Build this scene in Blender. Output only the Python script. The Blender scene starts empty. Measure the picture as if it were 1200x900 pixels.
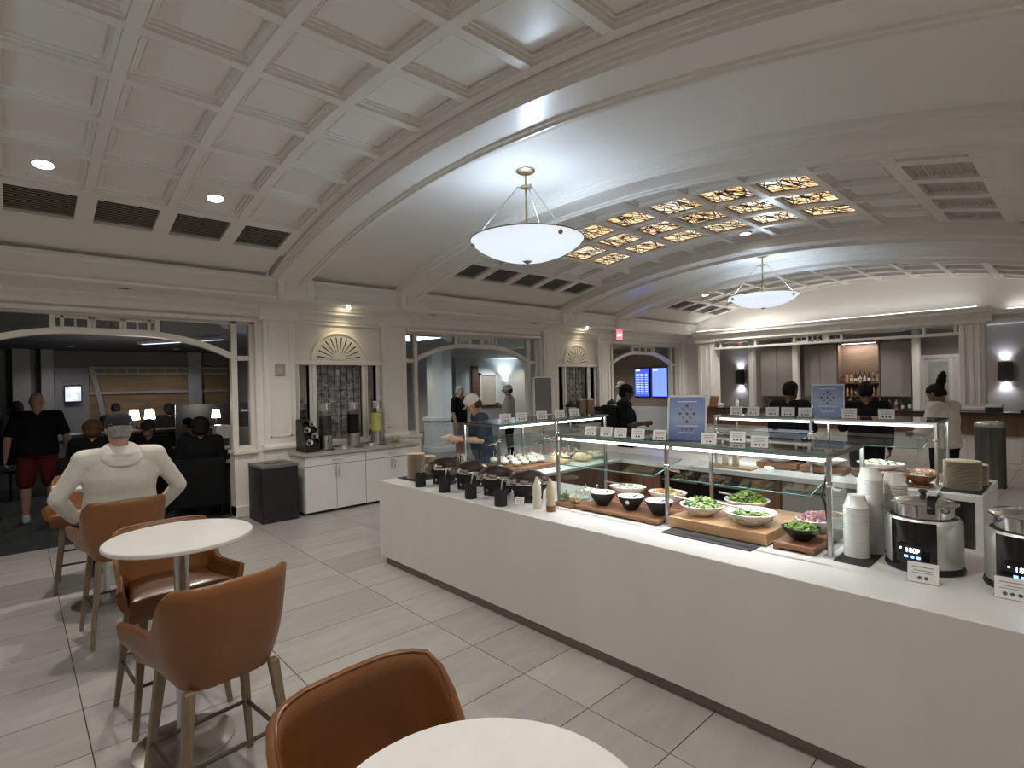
import bpy, bmesh, math, random
from mathutils import Matrix, Vector
import numpy as np
random.seed(7)
sc = bpy.context.scene
COL = sc.collection
PI = math.pi
# ------------------------------------------------------------------ camera
cam_d = bpy.data.cameras.new('camera'); cam = bpy.data.objects.new('camera', cam_d); COL.objects.link(cam)
YAW, PITCH, ROLL = 0.821706883, -0.00191595, -0.02131141
fw = Vector((-math.sin(YAW)*math.cos(PITCH), math.cos(YAW)*math.cos(PITCH), math.sin(PITCH)))
rt = Vector((math.cos(YAW), math.sin(YAW), 0)); up = rt.cross(fw)
r2 = math.cos(ROLL)*rt + math.sin(ROLL)*up; u2 = -math.sin(ROLL)*rt + math.cos(ROLL)*up
cam.matrix_world = Matrix(((r2.x, u2.x, -fw.x, 0), (r2.y, u2.y, -fw.y, 0), (r2.z, u2.z, -fw.z, 1.85), (0, 0, 0, 1)))
cam_d.sensor_width = 36; cam_d.lens = 36*627.854/1200; cam_d.clip_start = 0.05; cam_d.clip_end = 100
sc.camera = cam
# ------------------------------------------------------------------ world, exposure
w = bpy.data.worlds.new('world'); sc.world = w; w.use_nodes = True
w.node_tree.nodes['Background'].inputs[0].default_value = (.9, .93, 1, 1)
w.node_tree.nodes['Background'].inputs[1].default_value = 0.05
vs = sc.view_settings
vs.view_transform = 'Standard'; vs.look = 'None'; vs.gamma = 1; vs.use_curve_mapping = False
vs.exposure = 1.14
sc.cycles.use_denoising = True
sc.cycles.max_bounces = 8; sc.cycles.diffuse_bounces = 4; sc.cycles.glossy_bounces = 3; sc.cycles.transparent_max_bounces = 16
sc.cycles.caustics_reflective = False; sc.cycles.caustics_refractive = False
sc.cycles.sample_clamp_indirect = 4.0
DOWN_W, PEND_W, LED_W, WASH_W = 46.0, 11.0, 3.6, 3.0

# ------------------------------------------------------------------ helpers
class MB:
    """collects shapes into one mesh"""
    def __init__(s): s.v = []; s.f = []; s.m = []; s.mi = 0
    def add(s, vs_, fs): 
        n = len(s.v); s.v += [tuple(p) for p in vs_]; s.f += [tuple(i+n for i in f) for f in fs]; s.m += [s.mi]*len(fs); return s
    def box(s, x0, y0, z0, x1, y1, z1, M=None):
        P = [(x0,y0,z0),(x1,y0,z0),(x1,y1,z0),(x0,y1,z0),(x0,y0,z1),(x1,y0,z1),(x1,y1,z1),(x0,y1,z1)]
        if M is not None: P = [M @ Vector(p) for p in P]
        return s.add(P, [(0,3,2,1),(4,5,6,7),(0,1,5,4),(1,2,6,5),(2,3,7,6),(3,0,4,7)])
    def cbox(s, c, d, M=None):
        return s.box(c[0]-d[0]/2, c[1]-d[1]/2, c[2]-d[2]/2, c[0]+d[0]/2, c[1]+d[1]/2, c[2]+d[2]/2, M)
    def ring(s, pts, r, n=8, caps=True):
        """tube along pts, radius r or list"""
        pts = [Vector(p) for p in pts]; R = r if isinstance(r, (list, tuple)) else [r]*len(pts)
        vs_ = []; fs = []
        prev = None
        for i, p in enumerate(pts):
            t = (pts[min(i+1, len(pts)-1)] - pts[max(i-1, 0)]).normalized()
            if prev is None:
                a = Vector((0,0,1)) if abs(t.z) < .9 else Vector((1,0,0)); u = t.cross(a).normalized()
            else: u = (prev - t*prev.dot(t)).normalized()
            prev = u; b = t.cross(u)
            for k in range(n):
                q = 2*PI*k/n; vs_.append(p + (u*math.cos(q) + b*math.sin(q))*R[i])
        for i in range(len(pts)-1):
            for k in range(n):
                fs.append((i*n+k, i*n+(k+1)%n, (i+1)*n+(k+1)%n, (i+1)*n+k))
        if caps: fs += [tuple(range(n-1, -1, -1)), tuple((len(pts)-1)*n+k for k in range(n))]
        return s.add(vs_, fs)
    def cyl(s, p, q, r0, r1=None, n=16): return s.ring([p, q], [r0, r0 if r1 is None else r1], n)
    def lathe(s, prof, n=24, c=(0,0,0), close=False, sx=1, sy=1):
        vs_ = []; fs = []
        for r, z in prof:
            for k in range(n):
                q = 2*PI*k/n; vs_.append((c[0]+r*sx*math.cos(q), c[1]+r*sy*math.sin(q), c[2]+z))
        m = len(prof)
        for i in range(m-1 if not close else m):
            j = (i+1) % m
            for k in range(n): fs.append((i*n+k, i*n+(k+1)%n, j*n+(k+1)%n, j*n+k))
        if not close:
            if prof[0][0] > 1e-5: fs.append(tuple(range(n-1, -1, -1)))
            if prof[-1][0] > 1e-5: fs.append(tuple((m-1)*n+k for k in range(n)))
        return s.add(vs_, fs)
    def prism(s, poly, h0, h1, f):
        """polygon (a,b) list extruded h0..h1; f(a,b,h)->xyz"""
        n = len(poly); vs_ = [f(a, b, h0) for a, b in poly] + [f(a, b, h1) for a, b in poly]
        fs = [tuple(range(n-1, -1, -1)), tuple(range(n, 2*n))] + [(i, (i+1)%n, n+(i+1)%n, n+i) for i in range(n)]
        return s.add(vs_, fs)
    def grid(s, fn, nu, nv, cu=False):
        vs_ = [fn(i/(nu if cu else nu-1), j/(nv-1)) for j in range(nv) for i in range(nu)]
        fs = []
        for j in range(nv-1):
            for i in range(nu if cu else nu-1):
                k = (i+1) % nu; fs.append((j*nu+i, j*nu+k, (j+1)*nu+k, (j+1)*nu+i))
        return s.add(vs_, fs)
    def ball(s, c, r, n=10, m=7):
        r = r if isinstance(r, (tuple, list)) else (r, r, r)
        vs_ = [(c[0], c[1], c[2]-r[2])]
        for j in range(1, m):
            a = -PI/2 + PI*j/m
            for k in range(n): vs_.append((c[0]+r[0]*math.cos(a)*math.cos(2*PI*k/n), c[1]+r[1]*math.cos(a)*math.sin(2*PI*k/n), c[2]+r[2]*math.sin(a)))
        vs_.append((c[0], c[1], c[2]+r[2])); L = len(vs_)-1; fs = []
        for k in range(n): fs.append((0, 1+(k+1)%n, 1+k)); fs.append((L, L-n+k, L-n+(k+1)%n))
        for j in range(m-2):
            for k in range(n): fs.append((1+j*n+k, 1+j*n+(k+1)%n, 1+(j+1)*n+(k+1)%n, 1+(j+1)*n+k))
        return s.add(vs_, fs)
    def tf(s, M, start=0):
        for i in range(start, len(s.v)): s.v[i] = tuple(M @ Vector(s.v[i]))
        return s
    def build(s, name, mat, parent=None, smooth=None, bevel=0, seg=1, loc=None, kind=None, label=None):
        me = bpy.data.meshes.new(name); me.from_pydata(s.v, [], s.f)
        mats = mat if isinstance(mat, (list, tuple)) else [mat]
        for m_ in mats: me.materials.append(m_)
        if len(mats) > 1: me.polygons.foreach_set('material_index', s.m)
        bm = bmesh.new(); bm.from_mesh(me)
        if bevel:
            es = [e for e in bm.edges if len(e.link_faces) == 2 and e.calc_face_angle(0) > .5]
            bmesh.ops.bevel(bm, geom=es, offset=bevel, segments=seg, affect='EDGES', profile=.5)
        bmesh.ops.recalc_face_normals(bm, faces=bm.faces)
        bm.to_mesh(me); bm.free()
        if smooth:
            me.polygons.foreach_set('use_smooth', [True]*len(me.polygons)); me.set_sharp_from_angle(angle=math.radians(smooth))
        return link(name, me, parent, loc, kind, label)
def link(name, me, parent=None, loc=None, kind=None, label=None):
    o = bpy.data.objects.new(name, me); COL.objects.link(o)
    if parent is not None: o.parent = parent
    if loc is not None: o.location = loc
    if kind: o['kind'] = kind
    if label: o['label'] = label
    return o
def tag(o, label=None, cat=None, group=None, kind=None):
    if label: o['label'] = label
    if cat: o['category'] = cat
    if group: o['group'] = group
    if kind: o['kind'] = kind
    return o
def thing(name, label, cat, loc=(0,0,0), rz=0, group=None):
    o = bpy.data.objects.new(name, None); COL.objects.link(o); o.empty_display_size = .1
    o.location = loc; o.rotation_euler = (0, 0, rz)
    return tag(o, label, cat, group)
def struct(name, label, cat=None):
    return None
def copy_tree(o, parent=None, loc=None, rz=None, label=None, group=None):
    c = o.copy(); COL.objects.link(c)
    if parent is not None: c.parent = parent
    if loc is not None: c.location = loc
    if rz is not None: c.rotation_euler = (0, 0, rz)
    if label: c['label'] = label
    if group: c['group'] = group
    for ch in list(o.children): copy_tree(ch, c)
    return c
# ------------------------------------------------------------------ materials
def new_mat(name):
    m = bpy.data.materials.new(name); m.use_nodes = True
    return m, m.node_tree.nodes, m.node_tree.links, m.node_tree.nodes['Principled BSDF']
def mat(name, col, rough=.5, metal=0, spec=None, var=0, vs_=6, bump=0, bs=80, emis=0, ecol=None, stretch=(1,1,1), coat=0, col2=None, sheen=0, trans=0, alpha=1):
    m, N, L, b = new_mat(name)
    b.inputs['Base Color'].default_value = (*col, 1); b.inputs['Roughness'].default_value = rough; b.inputs['Metallic'].default_value = metal
    if spec is not None: b.inputs['Specular IOR Level'].default_value = spec
    if coat: b.inputs['Coat Weight'].default_value = coat; b.inputs['Coat Roughness'].default_value = .15
    if sheen: b.inputs['Sheen Weight'].default_value = sheen
    if trans: b.inputs['Transmission Weight'].default_value = trans
    if emis: b.inputs['Emission Color'].default_value = (*(ecol or col), 1); b.inputs['Emission Strength'].default_value = emis
    if var or bump or col2:
        tc = N.new('ShaderNodeTexCoord'); mp = N.new('ShaderNodeMapping'); mp.inputs['Scale'].default_value = stretch
        L.new(tc.outputs['Object'], mp.inputs['Vector'])
    if var or col2:
        nz = N.new('ShaderNodeTexNoise'); nz.inputs['Scale'].default_value = vs_; nz.inputs['Detail'].default_value = 6; nz.inputs['Roughness'].default_value = .6
        L.new(mp.outputs[0], nz.inputs['Vector'])
        cr = N.new('ShaderNodeValToRGB'); cr.color_ramp.elements[0].position = .3; cr.color_ramp.elements[1].position = .7
        c2 = col2 or tuple(min(1, c*(1+var)) for c in col); c1 = col if col2 else tuple(c*(1-var) for c in col)
        cr.color_ramp.elements[0].color = (*c1, 1); cr.color_ramp.elements[1].color = (*c2, 1)
        L.new(nz.outputs['Fac'], cr.inputs[0]); L.new(cr.outputs[0], b.inputs['Base Color'])
    if bump:
        n2 = N.new('ShaderNodeTexNoise'); n2.inputs['Scale'].default_value = bs; n2.inputs['Detail'].default_value = 3
        L.new(mp.outputs[0], n2.inputs['Vector'])
        bp = N.new('ShaderNodeBump'); bp.inputs['Strength'].default_value = bump; bp.inputs['Distance'].default_value = .01
        L.new(n2.outputs['Fac'], bp.inputs['Height']); L.new(bp.outputs[0], b.inputs['Normal'])
    return m
def glass_mat(name, tint=(.93,.97,.95), refl=.06, rough=.02):
    m = bpy.data.materials.new(name); m.use_nodes = True; N = m.node_tree.nodes; L = m.node_tree.links
    N.remove(N['Principled BSDF']); out = N['Material Output']
    t = N.new('ShaderNodeBsdfTransparent'); t.inputs[0].default_value = (*tint, 1)
    g = N.new('ShaderNodeBsdfGlossy'); g.inputs['Roughness'].default_value = rough
    lw = N.new('ShaderNodeFresnel'); lw.inputs['IOR'].default_value = 1.45
    ma = N.new('ShaderNodeMath'); ma.operation = 'ADD'; ma.inputs[1].default_value = refl; L.new(lw.outputs[0], ma.inputs[0])
    ge = N.new('ShaderNodeNewGeometry'); iv = N.new('ShaderNodeMath'); iv.operation = 'SUBTRACT'; iv.inputs[0].default_value = 1; L.new(ge.outputs['Backfacing'], iv.inputs[1])
    mm = N.new('ShaderNodeMath'); mm.operation = 'MULTIPLY'; L.new(ma.outputs[0], mm.inputs[0]); L.new(iv.outputs[0], mm.inputs[1])
    mx = N.new('ShaderNodeMixShader'); L.new(mm.outputs[0], mx.inputs[0]); L.new(t.outputs[0], mx.inputs[1]); L.new(g.outputs[0], mx.inputs[2])
    L.new(mx.outputs[0], out.inputs[0]); return m
def emit_mat(name, col, strength):
    m, N, L, b = new_mat(name); b.inputs['Base Color'].default_value = (*[min(.9, c) for c in col], 1)
    b.inputs['Emission Color'].default_value = (*col, 1); b.inputs['Emission Strength'].default_value = strength; return m
def text_mesh(name, body, size, m, parent, loc, rot, extrude=.0005):
    cu = bpy.data.curves.new('text', 'FONT'); cu.body = body; cu.size = size; cu.align_x = 'CENTER'; cu.align_y = 'CENTER'; cu.extrude = extrude
    o = bpy.data.objects.new('text', cu); COL.objects.link(o)
    me = bpy.data.meshes.new_from_object(o.evaluated_get(bpy.context.evaluated_depsgraph_get())); bpy.data.objects.remove(o); bpy.data.curves.remove(cu)
    me.materials.clear(); me.materials.append(m); q = link(name, me, parent, loc); q.rotation_euler = rot; return q
M = {}
M['paint'] = mat('cream_paint', (.82,.79,.735), .38, var=.03, vs_=1.5)
M['trim'] = mat('cream_trim_paint', (.84,.815,.765), .4, var=.02, vs_=2)
M['vault'] = mat('vault_paint', (.85,.825,.775), .28, var=.02, vs_=1.0)
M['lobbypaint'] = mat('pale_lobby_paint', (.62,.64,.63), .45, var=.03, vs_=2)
M['slot'] = mat('dark_slot_and_shade', (.05,.045,.04), .8, var=.2)  # near black for slots; also paints the shade in slits and door gaps
M['grout'] = mat('dark_grout', (.075,.065,.06), .85, var=.2, vs_=30)
M['quartz'] = mat('white_quartz', (.74,.735,.715), .28, var=.06, vs_=2.2)
M['quartz_shade'] = mat('shaded_white_quartz', (.64,.625,.595), .33, var=.03, vs_=3, stretch=(1,1,.4))  # same white quartz, darkened to paint in the unlit counter faces
M['kick'] = mat('bronze_kick_plate', (.24,.205,.175), .35, metal=.7, var=.15, stretch=(.3,1,6))
M['leather'] = mat('cognac_leather', (.245,.095,.028), .42, var=.12, vs_=3, bump=.12, bs=220, coat=.15)
M['leather_seat'] = mat('cognac_leather_seat', (.185,.07,.026), .36, var=.15, vs_=3, bump=.12, bs=220, coat=.2)
M['oak'] = mat('grey_oak', (.23,.165,.105), .5, var=.2, vs_=6, stretch=(8,8,.6))
M['bar'] = mat('dark_bronze_bar', (.12,.09,.065), .4, metal=.6, var=.1)
M['chrome'] = mat('polished_chrome', (.75,.75,.75), .12, metal=1, var=.03)
M['steel'] = mat('brushed_steel', (.55,.55,.54), .3, metal=1, var=.12, vs_=10, stretch=(8,8,.2))
M['steel_h'] = mat('brushed_steel_horizontal', (.60,.59,.57), .28, metal=1, var=.12, vs_=10, stretch=(.3,.3,12))
M['darksteel'] = mat('dark_steel', (.14,.135,.13), .35, metal=.9, var=.15, stretch=(6,6,.3))
M['brass'] = mat('aged_brass', (.42,.34,.2), .35, metal=1, var=.1)
M['black'] = mat('black_laminate', (.012,.011,.011), .45, var=.3)
M['blackgloss'] = mat('black_gloss', (.01,.01,.011), .12, var=.2)
M['blackmatte'] = mat('black_rubber', (.018,.017,.017), .75, var=.2)
M['bronze'] = mat('bronze_dome', (.055,.035,.032), .28, metal=.75, var=.15)
M['slate'] = mat('black_slate', (.03,.03,.032), .6, var=.3, vs_=12)
M['white'] = mat('white_laminate', (.76,.755,.74), .4, var=.02)
M['whitec'] = mat('white_ceramic', (.82,.81,.79), .2, var=.02)
M['paper'] = mat('white_paper', (.8,.8,.79), .7, var=.03)
M['kraft'] = mat('kraft_fibre', (.62,.52,.38), .8, var=.08, vs_=40)
M['acrylic'] = glass_mat('clear_acrylic', (.96,.97,.97), .05)
M['glass'] = glass_mat('clear_glass', (.93,.965,.95), .06)
M['glass_edge'] = mat('green_glass_edge', (.10,.22,.20), .2, var=.1)
M['glass_dark'] = glass_mat('dim_window_glass', (.80,.82,.82), .05)
M['wood'] = mat('walnut_board', (.20,.088,.042), .45, var=.3, vs_=5, stretch=(1,8,8))
M['maple'] = mat('maple_board', (.50,.30,.16), .45, var=.18, vs_=5, stretch=(1,8,8))
M['panelwood'] = mat('walnut_panel', (.17,.085,.045), .45, var=.3, vs_=4, stretch=(6,6,.5))
M['greycab'] = mat('taupe_cabinet', (.28,.265,.25), .5, var=.04)
M['blackstone'] = mat('black_granite', (.025,.025,.025), .15, var=.5, vs_=60)
# ------------------------------------------------------------------ room shell
XC, ZC, RR = -3.87, -9.25, 13.2
WX, FX = -8.3, -7.75                 # left wall plane, frieze face
def vz(x, off=0): return ZC + math.sqrt((RR+off)**2 - (x-XC)**2)
def vpt(a, y, off):                  # a = angle about the vault axis, 0 at the crown
    return (XC + (RR+off)*math.sin(a), y, ZC + (RR+off)*math.cos(a))
A0 = math.asin((-7.80-XC)/RR); A1 = math.asin((0.06-XC)/RR)
# floor
def tile_material():
    m, N, L, b = new_mat('grey_porcelain_tile')
    tc = N.new('ShaderNodeTexCoord'); oi = N.new('ShaderNodeObjectInfo')
    ad = N.new('ShaderNodeVectorMath'); ad.operation = 'ADD'
    sc_ = N.new('ShaderNodeVectorMath'); sc_.operation = 'SCALE'; sc_.inputs['Scale'].default_value = 7.3
    cmb = N.new('ShaderNodeCombineXYZ')
    for k in range(3): L.new(oi.outputs['Random'], cmb.inputs[k])
    L.new(cmb.outputs[0], sc_.inputs[0]); L.new(tc.outputs['Object'], ad.inputs[0]); L.new(sc_.outputs[0], ad.inputs[1])
    mp = N.new('ShaderNodeMapping'); mp.inputs['Scale'].default_value = (5, 1.1, 1); mp.inputs['Rotation'].default_value = (0, 0, .25); L.new(ad.outputs[0], mp.inputs['Vector'])
    nz = N.new('ShaderNodeTexNoise'); nz.inputs['Scale'].default_value = 1.6; nz.inputs['Detail'].default_value = 8; nz.inputs['Roughness'].default_value = .62; nz.inputs['Distortion'].default_value = .5
    L.new(mp.outputs[0], nz.inputs['Vector'])
    cr = N.new('ShaderNodeValToRGB'); e = cr.color_ramp.elements
    e[0].position = .3; e[0].color = (.40,.375,.355,1); e[1].position = .72; e[1].color = (.50,.475,.45,1)
    L.new(nz.outputs['Fac'], cr.inputs[0])
    hs = N.new('ShaderNodeHueSaturation'); ml = N.new('ShaderNodeMapRange'); ml.inputs['To Min'].default_value = .92; ml.inputs['To Max'].default_value = 1.07
    L.new(oi.outputs['Random'], ml.inputs['Value']); L.new(ml.outputs[0], hs.inputs['Value']); L.new(cr.outputs[0], hs.inputs['Color']); L.new(hs.outputs[0], b.inputs['Base Color'])
    b.inputs['Roughness'].default_value = .33
    return m
M['tile'] = tile_material()
floor = MB().box(-8.45, -4.5, -.06, 5, 16.6, -.003).build('floor', M['grout']); tag(floor, 'grey rectangular porcelain tile floor with dark joints', kind='structure')
PX, PY, TX, TY = .5167, 1.041, -2.985, 2.346
tm = None; rest = MB()
inds = []
for i in range(-11, 16):
    for j in range(-7, 15):
        x0, y0 = TX+i*PX, TY+j*PY
        if x0 > 4.9 or x0 < -8.7 or y0 > 16.5 or y0 < -4.4: continue
        xa = max(x0, -8.45)
        near = (y0 < 2.7 and -1.9 < y0 and x0 < .3) or (y0 < 5.5 and x0 < -5.2 and y0 > 0)
        if near and xa == x0:
            if tm is None:
                o = MB().box(.003, .003, -.01, PX-.003, PY-.003, 0).build('tile', M['tile'], floor); tm = o.data
            else: o = link('tile', tm, floor)
            o.location = (x0, y0, 0)
        else: rest.box(xa+.003, y0+.003, -.01, min(x0+PX-.003, 5), y0+PY-.003, 0)
rest.build('tile', M['tile'], floor, kind='stuff')
# lounge and lobby floor beyond the wall
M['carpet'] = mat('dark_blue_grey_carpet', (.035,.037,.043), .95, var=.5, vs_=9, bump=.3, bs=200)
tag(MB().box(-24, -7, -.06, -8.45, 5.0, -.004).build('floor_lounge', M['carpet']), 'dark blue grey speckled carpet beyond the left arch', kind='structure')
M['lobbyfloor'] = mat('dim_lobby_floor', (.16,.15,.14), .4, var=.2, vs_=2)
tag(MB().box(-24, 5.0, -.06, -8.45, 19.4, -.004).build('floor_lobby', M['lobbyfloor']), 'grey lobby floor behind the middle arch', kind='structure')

# ------------------------------------------------------------------ vaulted ceiling
NA = 56
def arc_sweep(mb, prof, a0=A0, a1=A1, n=NA, closed=True):
    """profile (y, off) swept round the vault"""
    k = len(prof); vs_ = []
    for i in range(n+1):
        a = a0+(a1-a0)*i/n
        vs_ += [vpt(a, y, o) for y, o in prof]
    fs = []
    for i in range(n):
        for j in range(k if closed else k-1):
            q = (j+1) % k; fs.append((i*k+j, i*k+q, (i+1)*k+q, (i+1)*k+j))
    if closed: fs += [tuple(range(k)), tuple(n*k+q for q in range(k-1, -1, -1))]
    mb.add(vs_, fs)
PER = 5.96
bays_c = [(-.80, 2.60), (5.16, 8.56), (11.12, 14.52)]
bays_p = [(3.10, 4.60), (9.06, 10.56)]
ceil_mb = MB()
for y0, y1 in bays_p: arc_sweep(ceil_mb, [(y0-.02, .085), (y1+.02, .085), (y1+.02, .25), (y0-.02, .25)])
PXC = .665; AW = PXC/RR
AL0, AL1 = -5*AW, 5*AW
for y0, y1 in bays_c:
    arc_sweep(ceil_mb, [(y0, .075), (y1, .075), (y1, .25), (y0, .25)], A0, AL0-.04/RR, 10)
    arc_sweep(ceil_mb, [(y0, .075), (y1, .075), (y1, .25), (y0, .25)], AL1+.04/RR, A1, 10)
    arc_sweep(ceil_mb, [(y0-.1, .23), (y1+.1, .23), (y1+.1, .27), (y0-.1, .27)])
for yb in (-1.38, 4.56, 10.52): arc_sweep(ceil_mb, [(yb+.49, .075), (yb+.60, .075), (yb+.60, .25), (yb+.49, .25)])
arc_sweep(ceil_mb, [(-4.5, .02), (-1.3, .02), (-1.3, .2), (-4.5, .2)])
ceiling = ceil_mb.build('ceiling', M['vault'], smooth=30); tag(ceiling, 'cream barrel vaulted ceiling with coffered and plain bays', kind='structure')
# transverse arches
for k, yb in enumerate([-1.38, 2.60, 4.56, 8.56, 10.52]):
    s = yb+.105; e = yb+.50
    mb = MB(); arc_sweep(mb, [(yb+.01,.24),(yb+.01,.16),(yb+.05,.16),(yb+.05,.03),(yb+.065,.028),(yb+.07,.0),(yb+.085,-.004),(yb+.088,-.03),(yb+.10,-.034),(s,-.06),
        (e-.09,-.06),(e-.085,-.078),(e-.06,-.083),(e-.055,-.10),(e-.02,-.105),(e,-.095),(e,.24)])
    mb.build('transverse_arch', M['vault'], ceiling, smooth=40)
# coffer grid: beams, panels
CELL_Y = .68; BW = .085
panel_me = None
def coffer_mesh():
    a, b = (PXC-BW)/2, (CELL_Y-BW)/2
    mb = MB(); lv = [(.003, -.0), (.003, .022), (.018, .025), (.018, .042), (.034, .045), (.038, .060), (.060, .063), (.063, .054), (.072, .054)]
    vs_ = []; fs = []
    for ins, z in lv:
        vs_ += [(-a+ins, -b+ins, z), (a-ins, -b+ins, z), (a-ins, b-ins, z), (-a+ins, b-ins, z)]
    for i in range(len(lv)-1):
        for q in range(4): fs.append((i*4+q, i*4+(q+1)%4, i*4+4+(q+1)%4, i*4+4+q))
    n = (len(lv)-1)*4; fs.append((n, n+1, n+2, n+3)); mb.add(vs_, fs); return mb
def cell_frame(ix, y):
    a = (ix+.5)*AW; p = vpt(a, y, .07)
    return p, a
def bead_row(mb, a, b, z):  # dentil row on one long side
    n = 22
    for i in range(n):
        x = -a+.03+(2*a-.06)*(i+.5)/n
        mb.box(x-.006, b-.046, z, x+.006, b-.034, z+.012)
M['glow'] = emit_mat('downlight_lens', (.92,.96,1), 14)
def spot_light(name, loc, parent, W, col, angle=140, blend=.6, size=.06, aim=(0,0,-1)):
    l = bpy.data.lights.new(name, 'SPOT'); l.energy = W; l.color = col; l.spot_size = math.radians(angle); l.spot_blend = blend; l.shadow_soft_size = size
    o = bpy.data.objects.new(name, l); COL.objects.link(o); o.location = loc; o.parent = parent
    o.rotation_euler = Vector(aim).to_track_quat('-Z', 'Y').to_euler(); return o
def downlight(loc, label, tilt=0, W=DOWN_W, r=.075, col=(1,.93,.84)):
    t = thing('ceiling_downlight', label, 'downlight', loc, 0); t.rotation_euler = (0, tilt, 0)
    MB().lathe([(r+.018,0),(r+.018,-.008),(r,-.01),(r-.004,.03),(r+.018,.03)], 24, close=True).build('trim_ring', M['trim'], t, smooth=40)
    MB().lathe([(r-.004,.012),(.0,.012)], 24).build('lens', M['glow'], t)
    if W: spot_light('downlight_lamp', (0,0,-.012), t, W, col, 150, .5, r*.8)
    return t
vent_me = None
M['ventdark'] = mat('vent_duct_dark', (.02,.017,.015), .9, var=.2)
M['ventslat'] = mat('vent_slat_brown', (.24,.21,.18), .5, var=.1)
M['ventcream'] = mat('vent_slat_cream', (.62,.59,.53), .5, var=.05)
def vent(ix, y, label, dark=True):
    global vent_me
    p, a = cell_frame(ix, y)
    t = thing('air_vent', label, 'vent', p); t.rotation_euler = (0, a, 0)
    A, B = (PXC-BW)/2-.0, (CELL_Y-BW)/2
    f = MB(); 
    f.box(-A,-B,.0,A,-B+.035,.05); f.box(-A,B-.035,.0,A,B,.05); f.box(-A,-B+.035,0,-A+.035,B-.035,.05); f.box(A-.035,-B+.035,0,A,B-.035,.05)
    f.build('frame', M['vault'], t)
    MB().box(-A,-B,.055,A,B,.06).build('duct', M['ventdark'] if dark else M['ventcream'], t)
    n = 14
    if vent_me is None: vent_me = {}
    if dark not in vent_me:
        R_ = Matrix.Rotation(math.radians(-6), 4, 'Y')
        o = MB().box(-.0055,-B+.035,-.0015,.0055,B-.035,.0015,R_).build('slat', M['ventslat'] if dark else M['ventcream'], t); vent_me[dark] = o.data
        first = o
    else: first = None
    for i in range(n):
        x = -A+.035+(2*A-.07)*(i+.5)/n
        o = first if (first is not None and i == 0) else link('slat', vent_me[dark], t)
        o.location = (x, 0, .032)
M['glass_st'] = None
def stained_material():
    m, N, L, b = new_mat('backlit_stained_glass')
    tc = N.new('ShaderNodeTexCoord'); oi = N.new('ShaderNodeObjectInfo')
    cmb = N.new('ShaderNodeCombineXYZ'); mu = N.new('ShaderNodeMath'); mu.operation = 'MULTIPLY'; mu.inputs[1].default_value = 37
    L.new(oi.outputs['Random'], mu.inputs[0])
    for k in range(3): L.new(mu.outputs[0], cmb.inputs[k])
    ad = N.new('ShaderNodeVectorMath'); ad.operation = 'ADD'; L.new(tc.outputs['Object'], ad.inputs[0]); L.new(cmb.outputs[0], ad.inputs[1])
    nz = N.new('ShaderNodeTexNoise'); nz.inputs['Scale'].default_value = 3.2; nz.inputs['Detail'].default_value = 3; nz.inputs['Distortion'].default_value = 1.6
    L.new(ad.outputs[0], nz.inputs['Vector'])
    vo = N.new('ShaderNodeTexVoronoi'); vo.inputs['Scale'].default_value = 9; L.new(ad.outputs[0], vo.inputs['Vector'])
    mx = N.new('ShaderNodeMath'); mx.operation = 'MULTIPLY_ADD'; mx.inputs[1].default_value = .28; L.new(vo.outputs['Color'], mx.inputs[0]); L.new(nz.outputs['Fac'], mx.inputs[2])
    cr = N.new('ShaderNodeValToRGB'); cr.color_ramp.interpolation = 'CONSTANT'; e = cr.color_ramp.elements
    e[0].position = 0; e[0].color = (.02,.015,.01,1); e[1].position = .44; e[1].color = (.14,.08,.04,1)
    for p_, c in ((.48,(.50,.25,.10,1)),(.53,(.75,.48,.22,1)),(.60,(.80,.64,.40,1)),(.70,(.62,.34,.14,1)),(.75,(.85,.74,.55,1)),(.84,(.66,.64,.64,1))):
        q = e.new(p_); q.color = c
    L.new(mx.outputs[0], cr.inputs[0]); L.new(cr.outputs[0], b.inputs['Emission Color']); b.inputs['Emission Strength'].default_value = .62
    L.new(cr.outputs[0], b.inputs['Base Color']); b.inputs['Roughness'].default_value = .2
    return m
M['glass_st'] = stained_material()
lead = mat('lead_came', (.03,.028,.025), .5, metal=.5, var=.1)
cof = None
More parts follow.
